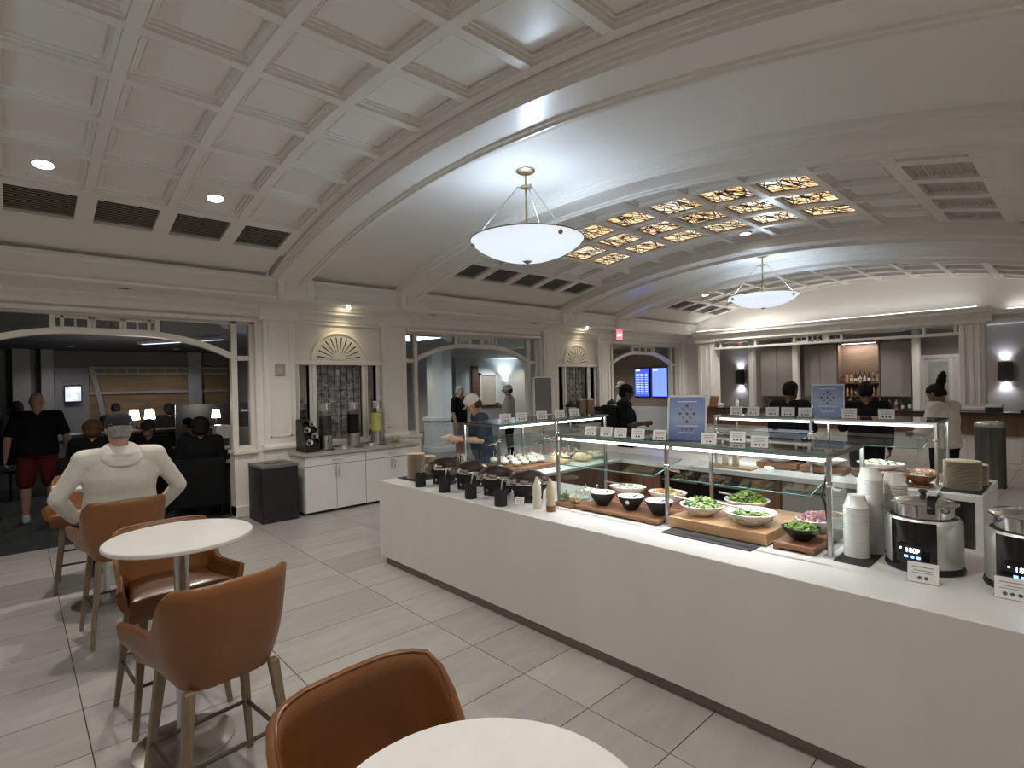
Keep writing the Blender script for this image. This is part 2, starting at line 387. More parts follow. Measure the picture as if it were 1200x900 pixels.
for bi, (y0, y1) in enumerate(bays_c):
    for j in range(6):
        y = y0+j*CELL_Y; prof = [(y-BW/2,.07),(y+BW/2,.07),(y+BW/2,.2),(y-BW/2,.2)]
        mb = MB(); arc_sweep(mb, prof, AL0-.04/RR, AL1+.04/RR, 40); mb.build('coffer_beam', M['vault'], ceiling, smooth=30)
    for i in range(11):
        a = (i-5)*AW; mb = MB()
        P = [vpt(a+s*BW/2/RR, yy, o) for yy in (y0, y1) for s, o in ((-1,.072),(1,.072),(1,.2),(-1,.2))]
        mb.add(P, [(0,1,2,3),(7,6,5,4),(0,4,5,1),(1,5,6,2),(2,6,7,3),(3,7,4,0)]); mb.build('coffer_beam', M['vault'], ceiling)
    nm = ['near coffered bay', 'stained glass coffered bay', 'far coffered bay'][bi]
    for j in range(5):
        y = y0+(j+.5)*CELL_Y
        for i in range(-5, 5):
            if i in (-5, 4):
                side = 'dark brown slatted air vent' if i == -5 else 'cream slatted air vent'
                order = ['first', 'second', 'third', 'fourth', 'fifth'][j]
                vent(i, y, f'{side} in the {nm}, {order} from the near end', i == -5); continue
            p, a = cell_frame(i, y)
            if cof is None:
                o = coffer_mesh(); bead_row(o, (PXC-BW)/2, (CELL_Y-BW)/2, .040); o = o.build('coffer_panel', M['vault'], ceiling); cof = o.data
            else: o = link('coffer_panel', cof, ceiling)
            o.location = p; o.rotation_euler = (0, a, 0)
            if bi == 1 and -3 <= i <= 2 and 1 <= j <= 3:
                A, B = (PXC-BW)/2-.04, (CELL_Y-BW)/2-.04
                pane = MB().box(-A,-B,.040,A,B,.048).build('stained_glass_pane', M['glass_st'], o, label='backlit amber stained glass with dark lead lines')
                ld = MB(); rng = random.Random(i*17+j*5)
                for q in range(5):
                    pts = [Vector((-A+.01+(2*A-.02)*t/6, max(-B+.01, min(B-.01, B*(rng.uniform(-.8,.8))+.12*math.sin(t*1.3+q))), .038)) for t in range(7)]
                    ld.ring(pts, .006, 5)
                for q in range(3):
                    x = rng.uniform(-.8,.8)*A; ld.ring([(x,-B,.038),(x+rng.uniform(-.08,.08),0,.038),(x+rng.uniform(-.1,.1),B,.038)], .005, 5)
                ld.box(-A-.012,-B-.012,.035,-A,B+.012,.05); ld.box(A,-B-.012,.035,A+.012,B+.012,.05); ld.box(-A,-B-.012,.035,A,-B,.05); ld.box(-A,B,.035,A,B+.012,.05)
                ld.build('lead_came', lead, o, kind='stuff')
# ceiling downlights (row 2 of the coffers, both sides)
for bi, (y0, y1) in enumerate(bays_c):
    nm = ['near coffered bay', 'stained glass bay', 'far coffered bay'][bi]
    for i, sd in ((-4, 'left wall'), (3, 'right edge')):
        if bi == 1 or (bi == 2 and i == 3): continue
        for j in (1, 3):
            p, a = cell_frame(i, y0+(j+.5)*CELL_Y)
            q = vpt((i+.5)*AW, y0+(j+.5)*CELL_Y, .112)
            downlight(q, f'{"nearer" if j < 2 else "farther"} round recessed downlight of the {nm}, {sd} side', a, DOWN_W*(1.3 if bi == 2 else 1.35 if i == -4 else 1))
# crown downlights between the glass panels' bay edge
q = vpt(.5*AW, bays_c[1][0]+4.5*CELL_Y, .112); downlight(q, 'round recessed downlight at the crown beside the stained glass', .5*AW)
# right side: beam and flat ceiling over the camera, closing walls
tag(MB().box(0.0,-4.5,3.08,.5,16.5,3.5).build('trim_1', M['trim']), 'cream beam under the right spring of the vault', kind='structure')
tag(MB().box(.5,-4.5,3.12,5,16.5,3.3).build('ceiling_side', M['vault']), 'flat cream ceiling right of the vault', kind='structure')
tag(MB().box(5,-4.5,-.05,5.2,16.6,3.3).build('wall_right', M['paint']), 'plain cream wall far right of the counter', kind='structure')
tag(MB().box(-8.45,-4.7,-.05,5.2,-4.5,4.2).build('wall_back', M['paint']), 'plain cream wall behind the seating', kind='structure')
for x, y in ((1.6,-1.5),(1.6,2.0),(1.6,5.5),(3.4,.5),(3.4,4),(1.6,9),(3.4,7.5),(1.6,12.5)):  # unseen downlights added to light the hall from the right
    tag(downlight((x, y, 3.13), 'unseen added round downlight in the flat ceiling right of the vault', 0, DOWN_W*.5), group='unseen added side ceiling downlights')
# ------------------------------------------------------------------ left wall with arched screens
SOF = 3.11; NX = -8.34
arch_c = [.88, 6.87, 12.83]
HALF = 1.72
wall = MB()
secs = [(-4.5, arch_c[0]-HALF), (arch_c[0]+HALF, arch_c[1]-HALF), (arch_c[1]+HALF, arch_c[2]-HALF), (arch_c[2]+HALF, 16.6)]
niche = [(3.15, 4.65), (9.11, 10.61)]
wall.box(-8.62, -4.5, 2.84, WX, 16.6, SOF)                      # band over the arches
wall.box(-8.62, -4.5, 0, WX, secs[0][1], 2.84)
wall.box(-8.62, secs[3][0], 0, WX, 16.6, 2.84)
for k, (a, b) in enumerate(secs[1:3]):
    n0, n1 = niche[k]
    wall.box(-8.62, a, 0, WX, n0, 2.84); wall.box(-8.62, n1, 0, WX, b, 2.84)
    # niche back with the holes for the leaded glass and the slim mirrors left open
    c = (n0+n1)/2; g0, g1 = c-.39, c+.39; m0, m1 = c-.66, c-.50; q0, q1 = c+.50, c+.66
    Z0, Z1 = 1.0, 2.2
    for y0, y1 in ((n0, m0), (m1, g0), (g1, q0), (q1, n1)): wall.box(-8.62, y0, 0, NX, y1, 2.84)
    for y0, y1 in ((m0, m1), (g0, g1), (q0, q1)): wall.box(-8.62, y0, 0, NX, y1, Z0); wall.box(-8.62, y0, Z1, NX, y1, 2.84)
for c in arch_c:                                                # low walls under the sidelights
    for s in (-1, 1): 
        y0, y1 = sorted((c+s*1.42, c+s*HALF)); wall.box(-8.56, y0, 0, -8.34, y1, .95)
wall_left = wall.build('wall_left', M['paint']); tag(wall_left, 'cream panelled left wall with arched glazed screens', kind='structure')
# mouldings on the wall
def ymould(name, prof, y0, y1, m='trim', par=None):
    """profile (x, z) extruded along y"""
    return MB().prism(prof, y0, y1, lambda a, b, h: (a, h, b)).build(name, M[m], par or wall_left)
cornice = [(WX,2.90),(WX+.03,2.90),(WX+.03,2.92),(WX+.05,2.95),(WX+.09,2.985),(WX+.13,3.0),(WX+.13,3.03),(WX+.16,3.05),(WX+.16,SOF),(WX,SOF)]
cor = ymould('trim_4', cornice, -4.5, 16.5); cor.parent = None; tag(cor, 'cream cornice moulding at the top of the left wall', kind='structure')
for k, c in enumerate(arch_c): ymould('architrave', [(WX,2.82),(WX+.03,2.82),(WX+.045,2.84),(WX+.045,2.87),(WX,2.88)], c-HALF, c+HALF)
# frieze beam (dropped soffit) with blocks under the ribs
fr = MB().box(-8.62, -4.5, SOF, FX, 14.55, 3.40)
frieze = fr.build('trim_3', M['trim']); tag(frieze, 'cream dropped frieze beam along the spring of the vault', kind='structure')
ymould('frieze_moulding', [(FX,SOF),(FX+.02,SOF),(FX+.035,SOF+.02),(FX+.035,SOF+.035),(FX+.01,SOF+.05),(FX,SOF+.06)], -4.5, 14.55, 'trim', frieze)
ymould('frieze_moulding', [(FX,3.33),(FX+.02,3.335),(FX+.04,3.36),(FX+.06,3.37),(FX+.06,3.40),(FX,3.40)], -4.5, 14.55, 'trim', frieze)
for yb in (2.72, 4.68, 8.68, 10.64):
    b = MB().box(FX, yb, SOF-.012, FX+.10, yb+.50, 3.41)
    o = b.build('frieze_block', M['trim'], frieze, bevel=.006)
    p = MB(); 
    for (a0, b0, a1, b1) in ((.09,.06,.41,.075),(.09,.235,.41,.25),(.09,.075,.105,.235),(.395,.075,.41,.235)): p.box(FX+.10, yb+a0, SOF+b0, FX+.114, yb+a1, SOF+b1)
    p.build('panel_moulding', M['trim'], o)
# pilasters
def pilaster(y0, y1, x=WX):
    d = .07; yc = (y0+y1)/2
    sh = MB().box(x-.02, y0, .0, x+d, y1, 2.98); o = sh.build('trim_5', M['trim'], bevel=.004); tag(o, 'cream panelled pilaster on the left wall', kind='structure')
    mb = MB(); 
    for z0, z1 in ((1.12, 2.78),):
        a, b = y0+.07, y1-.07; t = .022
        mb.box(x+d, a, z0, x+d+.01, a+t, z1); mb.box(x+d, b-t, z0, x+d+.01, b, z1); mb.box(x+d, a, z0, x+d+.01, b, z0+t); mb.box(x+d, a, z1-t, x+d+.01, b, z1)
    mb.build('panel_moulding', M['trim'], o)
    cp = [(0,2.86),(d+.012,2.86),(d+.02,2.875),(d+.02,2.90),(d+.035,2.94),(d+.06,2.985),(d+.09,3.02),(d+.10,3.03),(d+.10,SOF),(0,SOF)]
    MB().prism([(x+a, b) for a, b in cp], y0-.05, y1+.05, lambda a, b, h: (a, h, b)).build('capital', M['trim'], o)
    br = [(0,.93),(d+.03,.93),(d+.05,.95),(d+.05,.985),(d+.03,1.0),(d+.015,1.02),(0,1.02)]
    MB().prism([(x+a, b) for a, b in br], y0-.03, y1+.03, lambda a, b, h: (a, h, b)).build('chair_rail', M['trim'], o)
    pb = [(0,0),(d+.04,0),(d+.04,.16),(d+.025,.18),(d+.015,.2),(0,.2)]
    MB().prism([(x+a, b) for a, b in pb], y0-.03, y1+.03, lambda a, b, h: (a, h, b)).build('plinth', M['trim'], o)
for y0, y1 in ((2.69,3.15),(4.65,5.11),(8.65,9.11),(10.61,11.07),(14.62,15.05)): pilaster(y0, y1)
# niches: sunburst, leaded glass, mirrors
def leaded_mat():
    m, N, L, b = new_mat('grey_leaded_glass')
    tc = N.new('ShaderNodeTexCoord'); vo = N.new('ShaderNodeTexVoronoi'); vo.inputs['Scale'].default_value = 14; L.new(tc.outputs['Object'], vo.inputs['Vector'])
    nz = N.new('ShaderNodeTexNoise'); nz.inputs['Scale'].default_value = 5; nz.inputs['Detail'].default_value = 5; L.new(tc.outputs['Object'], nz.inputs['Vector'])
    mx = N.new('ShaderNodeMixRGB'); mx.inputs[0].default_value = .5; L.new(vo.outputs['Distance'], mx.inputs[1]); L.new(nz.outputs['Fac'], mx.inputs[2])
    cr = N.new('ShaderNodeValToRGB'); e = cr.color_ramp.elements; e[0].position = .25; e[0].color = (.10,.10,.105,1); e[1].position = .7; e[1].color = (.42,.42,.43,1)
    L.new(mx.outputs[0], cr.inputs[0]); L.new(cr.outputs[0], b.inputs['Base Color']); b.inputs['Roughness'].default_value = .12; b.inputs['Metallic'].default_value = .1
    bp = N.new('ShaderNodeBump'); bp.inputs['Strength'].default_value = .35; L.new(vo.outputs['Distance'], bp.inputs['Height']); L.new(bp.outputs[0], b.inputs['Normal'])
    return m
M['leaded'] = leaded_mat(); M['pewter'] = mat('bright_pewter', (.62,.62,.63), .35, metal=.4, var=.1)
M['mirror'] = mat('smoky_mirror', (.50,.51,.51), .06, metal=1, var=.05)
for k, (n0, n1) in enumerate(niche):
    c = (n0+n1)/2; X = NX; Z1 = 2.2
    # frame bars round the glass
    def bar(y0, y1, z0, z1, d=.03): MB().box(X-.06, y0, z0, X+d, y1, z1).build('niche_frame', M['trim'], wall_left, bevel=.006)
    bar(c-.45, c-.39, .96, Z1); bar(c+.39, c+.45, .96, Z1); bar(c-.72, c-.66, .96, Z1, .02); bar(c+.66, c+.72, .96, Z1, .02); bar(c-.50, c-.47, .96, Z1, .02); bar(c+.47, c+.50, .96, Z1, .02)
    bar(c-.74, c+.74, Z1, Z1+.07, .045); bar(c-.74, c+.74, .90, .97, .04)
    p = MB().box(X-.08, c-.39, .97, X-.07, c+.39, Z1).build('leaded_glass_panel', M['leaded'], wall_left, label='grey leaded glass panel with scroll ornament')
    ld = MB(); xx = X-.066
    for q in range(1, 7): ld.box(xx-.004, c-.39+q*.78/7-.003, .97, xx+.004, c-.39+q*.78/7+.003, Z1)
    for q in range(1, 9): z = .97+q*1.23/9; ld.box(xx-.004, c-.39, z-.003, xx+.004, c+.39, z+.003)
    ld.build('lead_grid', lead, p)
    orn = MB()
    for s in (-1, 1):
        def sp(y, z, r, t0, t1, n=16, rr=.0045):
            orn.ring([(xx+.006, c+s*(y+(r*(1-.05*i))*math.cos(t0+(t1-t0)*i/n)), z+(r*(1-.05*i))*math.sin(t0+(t1-t0)*i/n)) for i in range(n+1)], rr, 5)
        sp(.10, 1.72, .12, -2.2, 3.6); sp(.16, 1.50, .07, -1.2, 4.4); sp(.20, 1.92, .06, -3, 2.2); sp(.08, 1.30, .10, -1.0, 2.6); sp(.14, 1.12, .06, 0, 5)
    orn.ring([(xx+.006, c, 1.05), (xx+.006, c, 1.5)], .005, 5); orn.ring([(xx+.006, c, 1.85), (xx+.006, c, 2.1)], .006, 5); orn.ball((xx+.006, c, 2.08), (.01,.03,.05))
    orn.build('scroll_ornament', M['pewter'], p, smooth=40)
    for y0 in (c-.66, c+.50):
        MB().box(X-.06, y0, .97, X-.05, y0+.16, Z1).build('mirror_strip', M['mirror'], wall_left, label='narrow grey mirror strip')
    # sunburst fan
    z0 = Z1+.09; R0 = .43
    MB().prism([(c+R0*math.cos(PI*i/24), z0+R0*math.sin(PI*i/24)) for i in range(25)], X, X+.016, lambda a, b, h: (h, a, b)).build('fan_panel', M['trim'], wall_left)
    mb = MB(); mb.ring([(X+.015, c+(R0+.02)*math.cos(PI*i/28), z0-.02+(R0+.02)*math.sin(PI*i/28)) for i in range(29)], .03, 8); mb.build('fan_moulding', M['trim'], wall_left, smooth=40)
    for i in range(12):
        a = PI*(i+.5)/12; ca, sa = math.cos(a), math.sin(a)
        def P(r, wd): return (c+r*ca-wd*sa, z0+r*sa+wd*ca)
        MB().prism([P(.12,-.003), P(.36,-.011), P(.375,0), P(.36,.011), P(.12,.003)], X+.012, X+.018, lambda a_, b_, h: (h, a_, b_)).build('fan_slit_shade', M['slot'], wall_left)  # dark slivers laid on the fan paint the shade inside its slits
        e = PI*(i+1)/12
    MB().prism([(c+.10*math.cos(PI*i/12), z0+.10*math.sin(PI*i/12)) for i in range(13)], X+.01, X+.03, lambda a, b, h: (h, a, b)).build('fan_boss', M['trim'], wall_left)
    # warm lamp in the soffit above each niche
    t = thing('soffit_spotlight', f'small warm glowing spotlight in the soffit above the {["nearer","farther"][k]} sunburst niche', 'spotlight', (-8.0, c+.02, SOF))
    MB().lathe([(.05,0),(.05,-.012),(.038,-.014),(.036,.0)], 16).build('trim_ring', M['trim'], t, smooth=40)
    MB().lathe([(.034,-.016),(.025,-.03),(0,-.034)], 16).build('lens', emit_mat('warm_lens', (1,.85,.6), 25), t)
    spot_light('soffit_lamp', (0,0,-.05), t, WASH_W, (1,.78,.48), 95, .8, .03, (-.36,0,-.8))
for n_, y in (('left arch', 1.0), ('left arch', -.6), ('middle arch', 5.55), ('middle arch', 8.15), ('far arch', 11.6), ('far arch', 13.9)):
    t = thing('soffit_slot', f'dark oval recessed slot light, unlit, in the soffit over the {n_}', 'slot light', (-8.0, y, SOF), 0, 'unlit soffit slots over the '+n_)
    MB().lathe([(.075,0),(.075,-.006),(.055,-.008)], 20, sx=.7, sy=1.2).build('trim_ring', M['trim'], t, smooth=40)
    MB().lathe([(.055,-.0085),(0,-.0085)], 20, sx=.7, sy=1.2).build('lens', M['slot'], t)
t = thing('wall_thermostat', 'small grey square sensor plate on the pilaster left of the nearer niche', 'sensor plate', (WX+.07, 2.92, 2.12))
MB().box(0,-.075,-.09,.014,.075,.09).build('plate', mat('grey_plate', (.42,.40,.36), .5, var=.05), t, bevel=.004)
MB().prism([(.045*math.cos(i*PI/8), .045*math.sin(i*PI/8)) for i in range(16)], .014, .022, lambda a,b,h: (h,a,b)).build('dial', mat('pale_dial', (.5,.48,.44), .4, var=.05), t)

# ------------------------------------------------------------------ arched glazed screens
def z_arch(d): d = abs(d); return 2.60 if d < .3 else 2.60-.285*((d-.3)/1.15)**2
M['frame'] = mat('screen_frame_paint', (.74,.715,.65), .4, var=.02)
for k, c in enumerate(arch_c):
    X = -8.45; T = .05
    root = bpy.data.objects.new(f'window_{k+1}', None); COL.objects.link(root); root.location = (X, c, 0)
    tag(root, ['arched glazed screen open to the dark lounge', 'arched glazed screen in front of the lobby pier', 'arched glazed screen beneath the red exit sign'][k], kind='structure')
    f = MB()
    def bar(y0, y1, z0, z1, t=T, name='frame_bar'): return MB().box(-t, y0, z0, t, y1, z1).build(name, M['frame'], root, bevel=.006)
    def pane(y0, y1, z0, z1): return MB().box(-.006, y0, z0, .006, y1, z1).build('pane', M['glass_dark'], root)
    for s in (-1, 1):
        a, b = sorted((s*1.42, s*1.50)); bar(a, b, .95, 2.84, .06)
        a, b = sorted((s*1.665, s*HALF)); bar(a, b, .95, 2.84, .06)
        a, b = sorted((s*1.50, s*1.665)); bar(a, b, 2.26, 2.33); bar(a, b, 2.80, 2.84); bar(a, b, .95, 1.02)
        pane(a, b, 2.33, 2.80); pane(a, b, 1.02, 2.26)
        yr = sorted((s*1.40, s*(HALF+.02)))
        MB().box(-.16, yr[0], .90, .17, yr[1], .96).build('sill_cap', M['frame'], root, bevel=.012)
        MB().box(-.14, yr[0]+.02, 0, .155, yr[1]-.02, .16).build('plinth', M['frame'], root, bevel=.01)
        # spandrel panes under the head, above the arch
        n = 14
        poly = [(s*(.56+(1.42-.56)*i/n), z_arch(.56+(1.42-.56)*i/n)+.03) for i in range(n+1)] + [(s*1.42, 2.79), (s*.56, 2.79)]
        MB().prism(poly, -.006, .006, lambda a_, b_, h: (h, a_, b_)).build('pane', M['glass_dark'], root)
        a, b = sorted((s*.50, s*.56)); bar(a, b, 2.60, 2.82)
        a, b = sorted((s*.42, s*.46)); bar(a, b, 2.62, 2.80, .03)
        a, b = sorted((s*.15, s*.20)); bar(a, b, 2.62, 2.80, .03)
        a, b = sorted((s*.20, s*.42)); pane(a, b, 2.655, 2.75)
        a, b = sorted((s*.305, s*.325)); bar(a, b, 2.65, 2.76, .02)
    bar(-HALF, HALF, 2.79, 2.84, .06); bar(-.50, .50, 2.75, 2.79, .03); bar(-.50, .50, 2.60, 2.65, .03)
    p = pane(-.13, .13, 2.65, 2.75); bar(-.15, -.12, 2.62, 2.80, .03); bar(.12, .15, 2.62, 2.80, .03)
    om = MB()
    for s in (-1, 1): om.ring([(0, s*.11, 2.65), (0, s*.03, 2.70), (0, s*.11, 2.75)], .005, 5); om.ring([(0, 0, 2.652), (0, s*.05, 2.70), (0, 0, 2.75)], .005, 5)
    om.build('ornament', lead, p)
    n = 40; ar = MB()
    lo = [(-1.42+2.84*i/n, z_arch(-1.42+2.84*i/n)-.035) for i in range(n+1)]; hi = [(y, z+.075) for y, z in lo]
    for i in range(n):
        a, b, c_, d_ = lo[i], lo[i+1], hi[i+1], hi[i]
        ar.prism([a, b, c_, d_], -.07, .07, lambda a_, b_, h: (h, a_, b_))
    ar.build('arch_bar', M['frame'], root)

# ------------------------------------------------------------------ end of the vault: lunette wall, bar portal, back wall
YE = 14.55
lun = MB(); n = 40; vs_ = []
pl = [(-8.62, SOF+.0)] + [(-7.8+(7.86)*i/n, vz(-7.8+7.86*i/n, .26)) for i in range(n+1)] + [(.5, SOF+.0)]
lun.prism(pl, YE, YE+.25, lambda a, b, h: (a, h, b))
wall_end = lun.build('wall_end', M['vault']); tag(wall_end, 'arched cream lunette wall closing the vault above the bar', kind='structure')
tag(MB().box(-8.6, YE+.25, 2.95, 2.5, 16.8, 3.1).build('ceiling_bar', M['vault']), 'flat ceiling above the bar alcove', kind='structure')
M['wallpaper'] = mat('taupe_wallpaper', (.30,.275,.265), .6, var=.06, vs_=30, stretch=(1,1,.2))
bw = MB().box(-8.62, 16.6, 0, 5.2, 16.8, 3.1); wall_bar = bw.build('wall_bar', M['wallpaper']); tag(wall_bar, 'taupe wallpapered wall behind the bar', kind='structure')
# cream bay wall strip left of the portal
# portal: two piers and an entablature
por = bpy.data.objects.new('bar_portal', None); COL.objects.link(por); por.location = (-4.52, 14.42, 0); tag(por, 'cream classical portal with two piers framing the bar', 'portal')
def pbox(name, x0, x1, y0, y1, z0, z1, m='trim', bevel=.008, parent=por): return MB().box(x0+4.52, y0, z0, x1+4.52, y1, z1).build(name, M[m], parent, bevel=bevel)
for x0, x1, nm in ((-7.62,-7.16,'left'), (-1.82,-1.42,'right')):
    o = pbox('pier', x0, x1, -.02, .38, 1.081, 2.98)
    pbox('pier_flute', x0+.06, x0+.10, -.045, -.02, 1.2, 2.85, parent=o); pbox('pier_flute', x1-.10, x1-.06, -.045, -.02, 1.2, 2.85, parent=o); pbox('pier_flute', (x0+x1)/2-.03, (x0+x1)/2+.03, -.035, -.02, 1.2, 2.85, parent=o)
    pbox('pier_cap', x0-.05, x1+.05, -.08, .46, 2.86, 2.93, parent=o)
    pbox('pier_base', x0-.04, x1+.04, -.07, .45, 1.081, 1.15, parent=o)
ent = MB(); prof = [(-.02,2.90),(-.05,2.90),(-.05,2.96),(-.075,2.98),(-.10,3.02),(-.15,3.06),(-.18,3.08),(-.18,3.13),(-.20,3.15),(-.20,3.18),(.42,3.18),(.42,2.90)]
ent.prism(prof, -7.72+4.52, -1.30+4.52, lambda a, b, h: (h, a, b)); ent.build('entablature', M['trim'], por)
# transom band under the entablature: rails, muntins, slots
pbox('transom_rail', -7.16, -1.82, .05, .25, 2.86, 2.90); pbox('transom_rail', -7.16, -1.82, .05, .25, 2.66, 2.72)
for x in (-6.98, -6.02, -5.05, -4.75, -4.28, -4.0, -2.42, -1.88): pbox('transom_bar', x-.03, x+.03, .05, .25, 2.72, 2.86)
pbox('transom_panel', -5.02, -4.0, .08, .22, 2.72, 2.86)
for x in (-5.0, -4.87, -4.25, -4.12): pbox('transom_slot', x, x+.10, .06, .081, 2.755, 2.83, 'slot', 0)
o = pbox('ornament_panel', -4.72, -4.42, .055, .081, 2.70, 2.89, 'slot', 0)
om = MB()
for s in (-1, 1): om.ring([(-4.57+4.52+s*.12, .05, 2.72), (-4.57+4.52+s*.04, .05, 2.80), (-4.57+4.52+s*.12, .05, 2.87)], .008, 5); om.ring([(-.05, .05, 2.71), (-.05+s*.07, .05, 2.80), (-.05, .05, 2.88)], .008, 5)
om.build('ornament', M['trim'], por)
for x0, x1 in ((-7.0,-6.05),(-5.98,-5.08),(-3.97,-2.45),(-2.38,-1.9)): pbox('transom_glass', x0, x1, .13, .14, 2.72, 2.86, 'glass_dark', 0)
# ------------------------------------------------------------------ bowl pendants
def bowl_mat():
    m, N, L, b = new_mat('frosted_bowl_glass'); b.inputs['Base Color'].default_value = (.85,.88,.92,1); b.inputs['Roughness'].default_value = .35
    tc = N.new('ShaderNodeTexCoord'); sp = N.new('ShaderNodeTexNoise'); sp.inputs['Scale'].default_value = 3; L.new(tc.outputs['Object'], sp.inputs['Vector'])
    mr = N.new('ShaderNodeMapRange'); mr.inputs['To Min'].default_value = .34; mr.inputs['To Max'].default_value = .46; L.new(sp.outputs['Fac'], mr.inputs['Value']); L.new(mr.outputs[0], b.inputs['Emission Strength'])
    b.inputs['Emission Color'].default_value = (.74,.84,.97,1); return m
M['bowl'] = bowl_mat()
def pendant(loc, label):
    t = thing('pendant_lamp', label, 'pendant lamp', loc)                 # origin at the canopy on the vault
    R_ = .585; dz = -.72
    MB().lathe([(0,0),(.10,0),(.10,-.012),(.07,-.03),(.03,-.04),(0,-.04)], 24).build('canopy', M['brass'], t, smooth=40)
    MB().cyl((0,0,-.04),(0,0,dz-.12),.012,n=10).build('rod', M['brass'], t, smooth=40)
    h = MB(); h.lathe([(0,-.155),(.035,-.155),(.06,-.165),(.06,-.178),(.03,-.185),(0,-.185)], 20); 
    h.build('hub', M['brass'], t, smooth=40)
    for k in range(3):
        a = PI*.5+k*2*PI/3+.35; c, s = math.cos(a), math.sin(a)
        arm = MB(); arm.ring([(c*.03,s*.03,-.175),(c*.09,s*.09,-.17),(c*.10,s*.10,-.19)], .007, 6); arm.ring([(c*.10,s*.10,-.19),(c*(R_-.02),s*(R_-.02),dz-.01)], .006, 6)
        arm.build('arm', M['steel'], t, smooth=40)
        MB().ball((c*(R_-.03),s*(R_-.03),dz-.045),.025,10,6).build('clip', M['brass'], t, smooth=60)
    prof = [(0.0,dz-.215),(.12,dz-.21),(.26,dz-.185),(.40,dz-.135),(.50,dz-.08),(.56,dz-.03),(R_,dz),(R_-.012,dz+.002),(.54,dz-.032),(.47,dz-.085),(.38,dz-.13),(.25,dz-.172),(0,dz-.198)]
    MB().lathe(prof, 40).build('bowl', M['bowl'], t, smooth=50)
    MB().lathe([(R_+.004,dz-.006),(R_+.004,dz+.006),(R_-.014,dz+.006),(R_-.010,dz-.004)], 40, close=True).build('rim', M['brass'], t, smooth=50)
    MB().lathe([(0,dz-.245),(.02,dz-.235),(.05,dz-.216),(.0,dz-.21)], 16).build('finial', M['brass'], t, smooth=50)
    l = bpy.data.lights.new('pendant_light', 'POINT'); l.shadow_soft_size = .07; l.energy = PEND_W; l.color = (.66,.81,1)
    o = bpy.data.objects.new('pendant_light', l); COL.objects.link(o); o.parent = t; o.location = (0,0,dz-.09)
pendant((-3.92, 3.90, vz(-3.92,.085)), 'white bowl pendant lamp hanging nearest, above the front buffet counter')
pendant((-3.95, 9.86, vz(-3.95,.085)), 'white bowl pendant lamp hanging farther back, above the rear counter and bar')

pendant((-3.92, -2.06, vz(-3.92,.02)), 'white bowl pendant lamp hanging over the near seating area')
# ------------------------------------------------------------------ beverage cabinets along the left wall
def beverage_cabinet(y0, units, label, xb=-8.335):
    FXC = -7.63; 
    for u in range(units):
        a = y0+u*.94; b = a+.935
        t = thing('base_cabinet', label[u], 'cabinet', (FXC, a, 0))
        MB().box(xb-FXC+.09, 0, .04, -.0205, .935, .84).build('body', M['white'], t); MB().box(-.0205,.006,.05,-.0195,.929,.838).build('gap_shade', M['slot'], t)  # black sheet paints the shade in the door and drawer gaps
        MB().box(xb-FXC+.09, .0, 0, -.07, .935, .04).build('toe_kick', M['black'], t)
        d = MB().box(-.019, .004, .708, 0, .931, .835).build('drawer', M['white'], t, bevel=.002)
        MB().ring([(.0,.40,.77),(.025,.41,.77),(.028,.47,.77),(.025,.53,.77),(0,.54,.77)], .006, 6).build('handle', M['steel'], d, smooth=40)
        for q, (c0, c1, hy) in enumerate(((.004,.464,.435),(.471,.931,.50))):
            dr = MB().box(-.019, c0, .045, 0, c1, .70).build('door', M['white'], t, bevel=.002)
            MB().ring([(0,hy,.52),(.026,hy,.53),(.028,hy,.59),(.026,hy,.65),(0,hy,.66)], .006, 6).build('handle', M['steel'], dr, smooth=40)
            if q == 0: MB().cyl((0,hy,.68),(.004,hy,.68),.008,n=10).build('lock', M['steel'], dr)
    M['stonetop'] = M.get('stonetop') or mat('grey_stone_top', (.42,.40,.37), .3, var=.15, vs_=25)
    top = MB().box(xb+.001, y0-.03, .845, FXC+.025, y0+units*.94+.03, .885).build('cabinet_worktop', M['stonetop'], bevel=.006)
    return top
tag(beverage_cabinet(3.03, 2, ['white two door cabinet beside the black bin', 'white two door cabinet nearer the front counter']), 'grey stone worktop carrying the juice dispensers', 'worktop')
tag(beverage_cabinet(9.1, 2, ['white two door coffee cabinet at the farther niche', 'white two door coffee cabinet beside the far arch']), 'grey stone worktop carrying the coffee urns', 'worktop')
M['tank'] = glass_mat('clear_tank', (.97,.98,.97), .0)
def dispenser(loc, liq, label):
    t = thing('drink_dispenser', label, 'dispenser', loc)
    MB().lathe([(0,0),(.115,0),(.115,.015),(.10,.02),(.10,.22),(.0,.22)], 28).build('base', M['steel'], t, smooth=40)
    MB().lathe([(.095,.22),(.097,.225),(.097,.60),(.093,.60),(.093,.222)], 28, close=True).build('tank', M['tank'], t, smooth=40)
    if liq: MB().lathe([(0,.224),(.091,.224),(.091,.52),(0,.52)], 28).build('drink', liq, t, smooth=40)
    MB().lathe([(.0,.60),(.10,.60),(.10,.70),(.09,.71),(0,.71)], 28).build('lid', M['steel'], t, smooth=40)
    tp = MB(); tp.cyl((.09,0,.15),(.14,0,.15),.014,n=10); tp.cyl((.14,0,.12),(.14,0,.18),.012,n=10); tp.box(.125,-.02,.178,.155,.02,.19); tp.build('tap', M['steel'], t, smooth=40)
    MB().box(.10,-.06,0,.22,.06,.012).build('drip_tray', M['darksteel'], t, bevel=.003)
    return t
water = glass_mat('clear_water', (.58,.58,.55), .03); juice = mat('yellow_lemonade', (.62,.60,.16), .25, var=.1, vs_=4, emis=.0); cola = mat('dark_iced_tea', (.008,.005,.004), .5, spec=.1, var=.1)
dispenser((-8.05, 3.52, .885), water, 'steel drink dispenser of clear water')
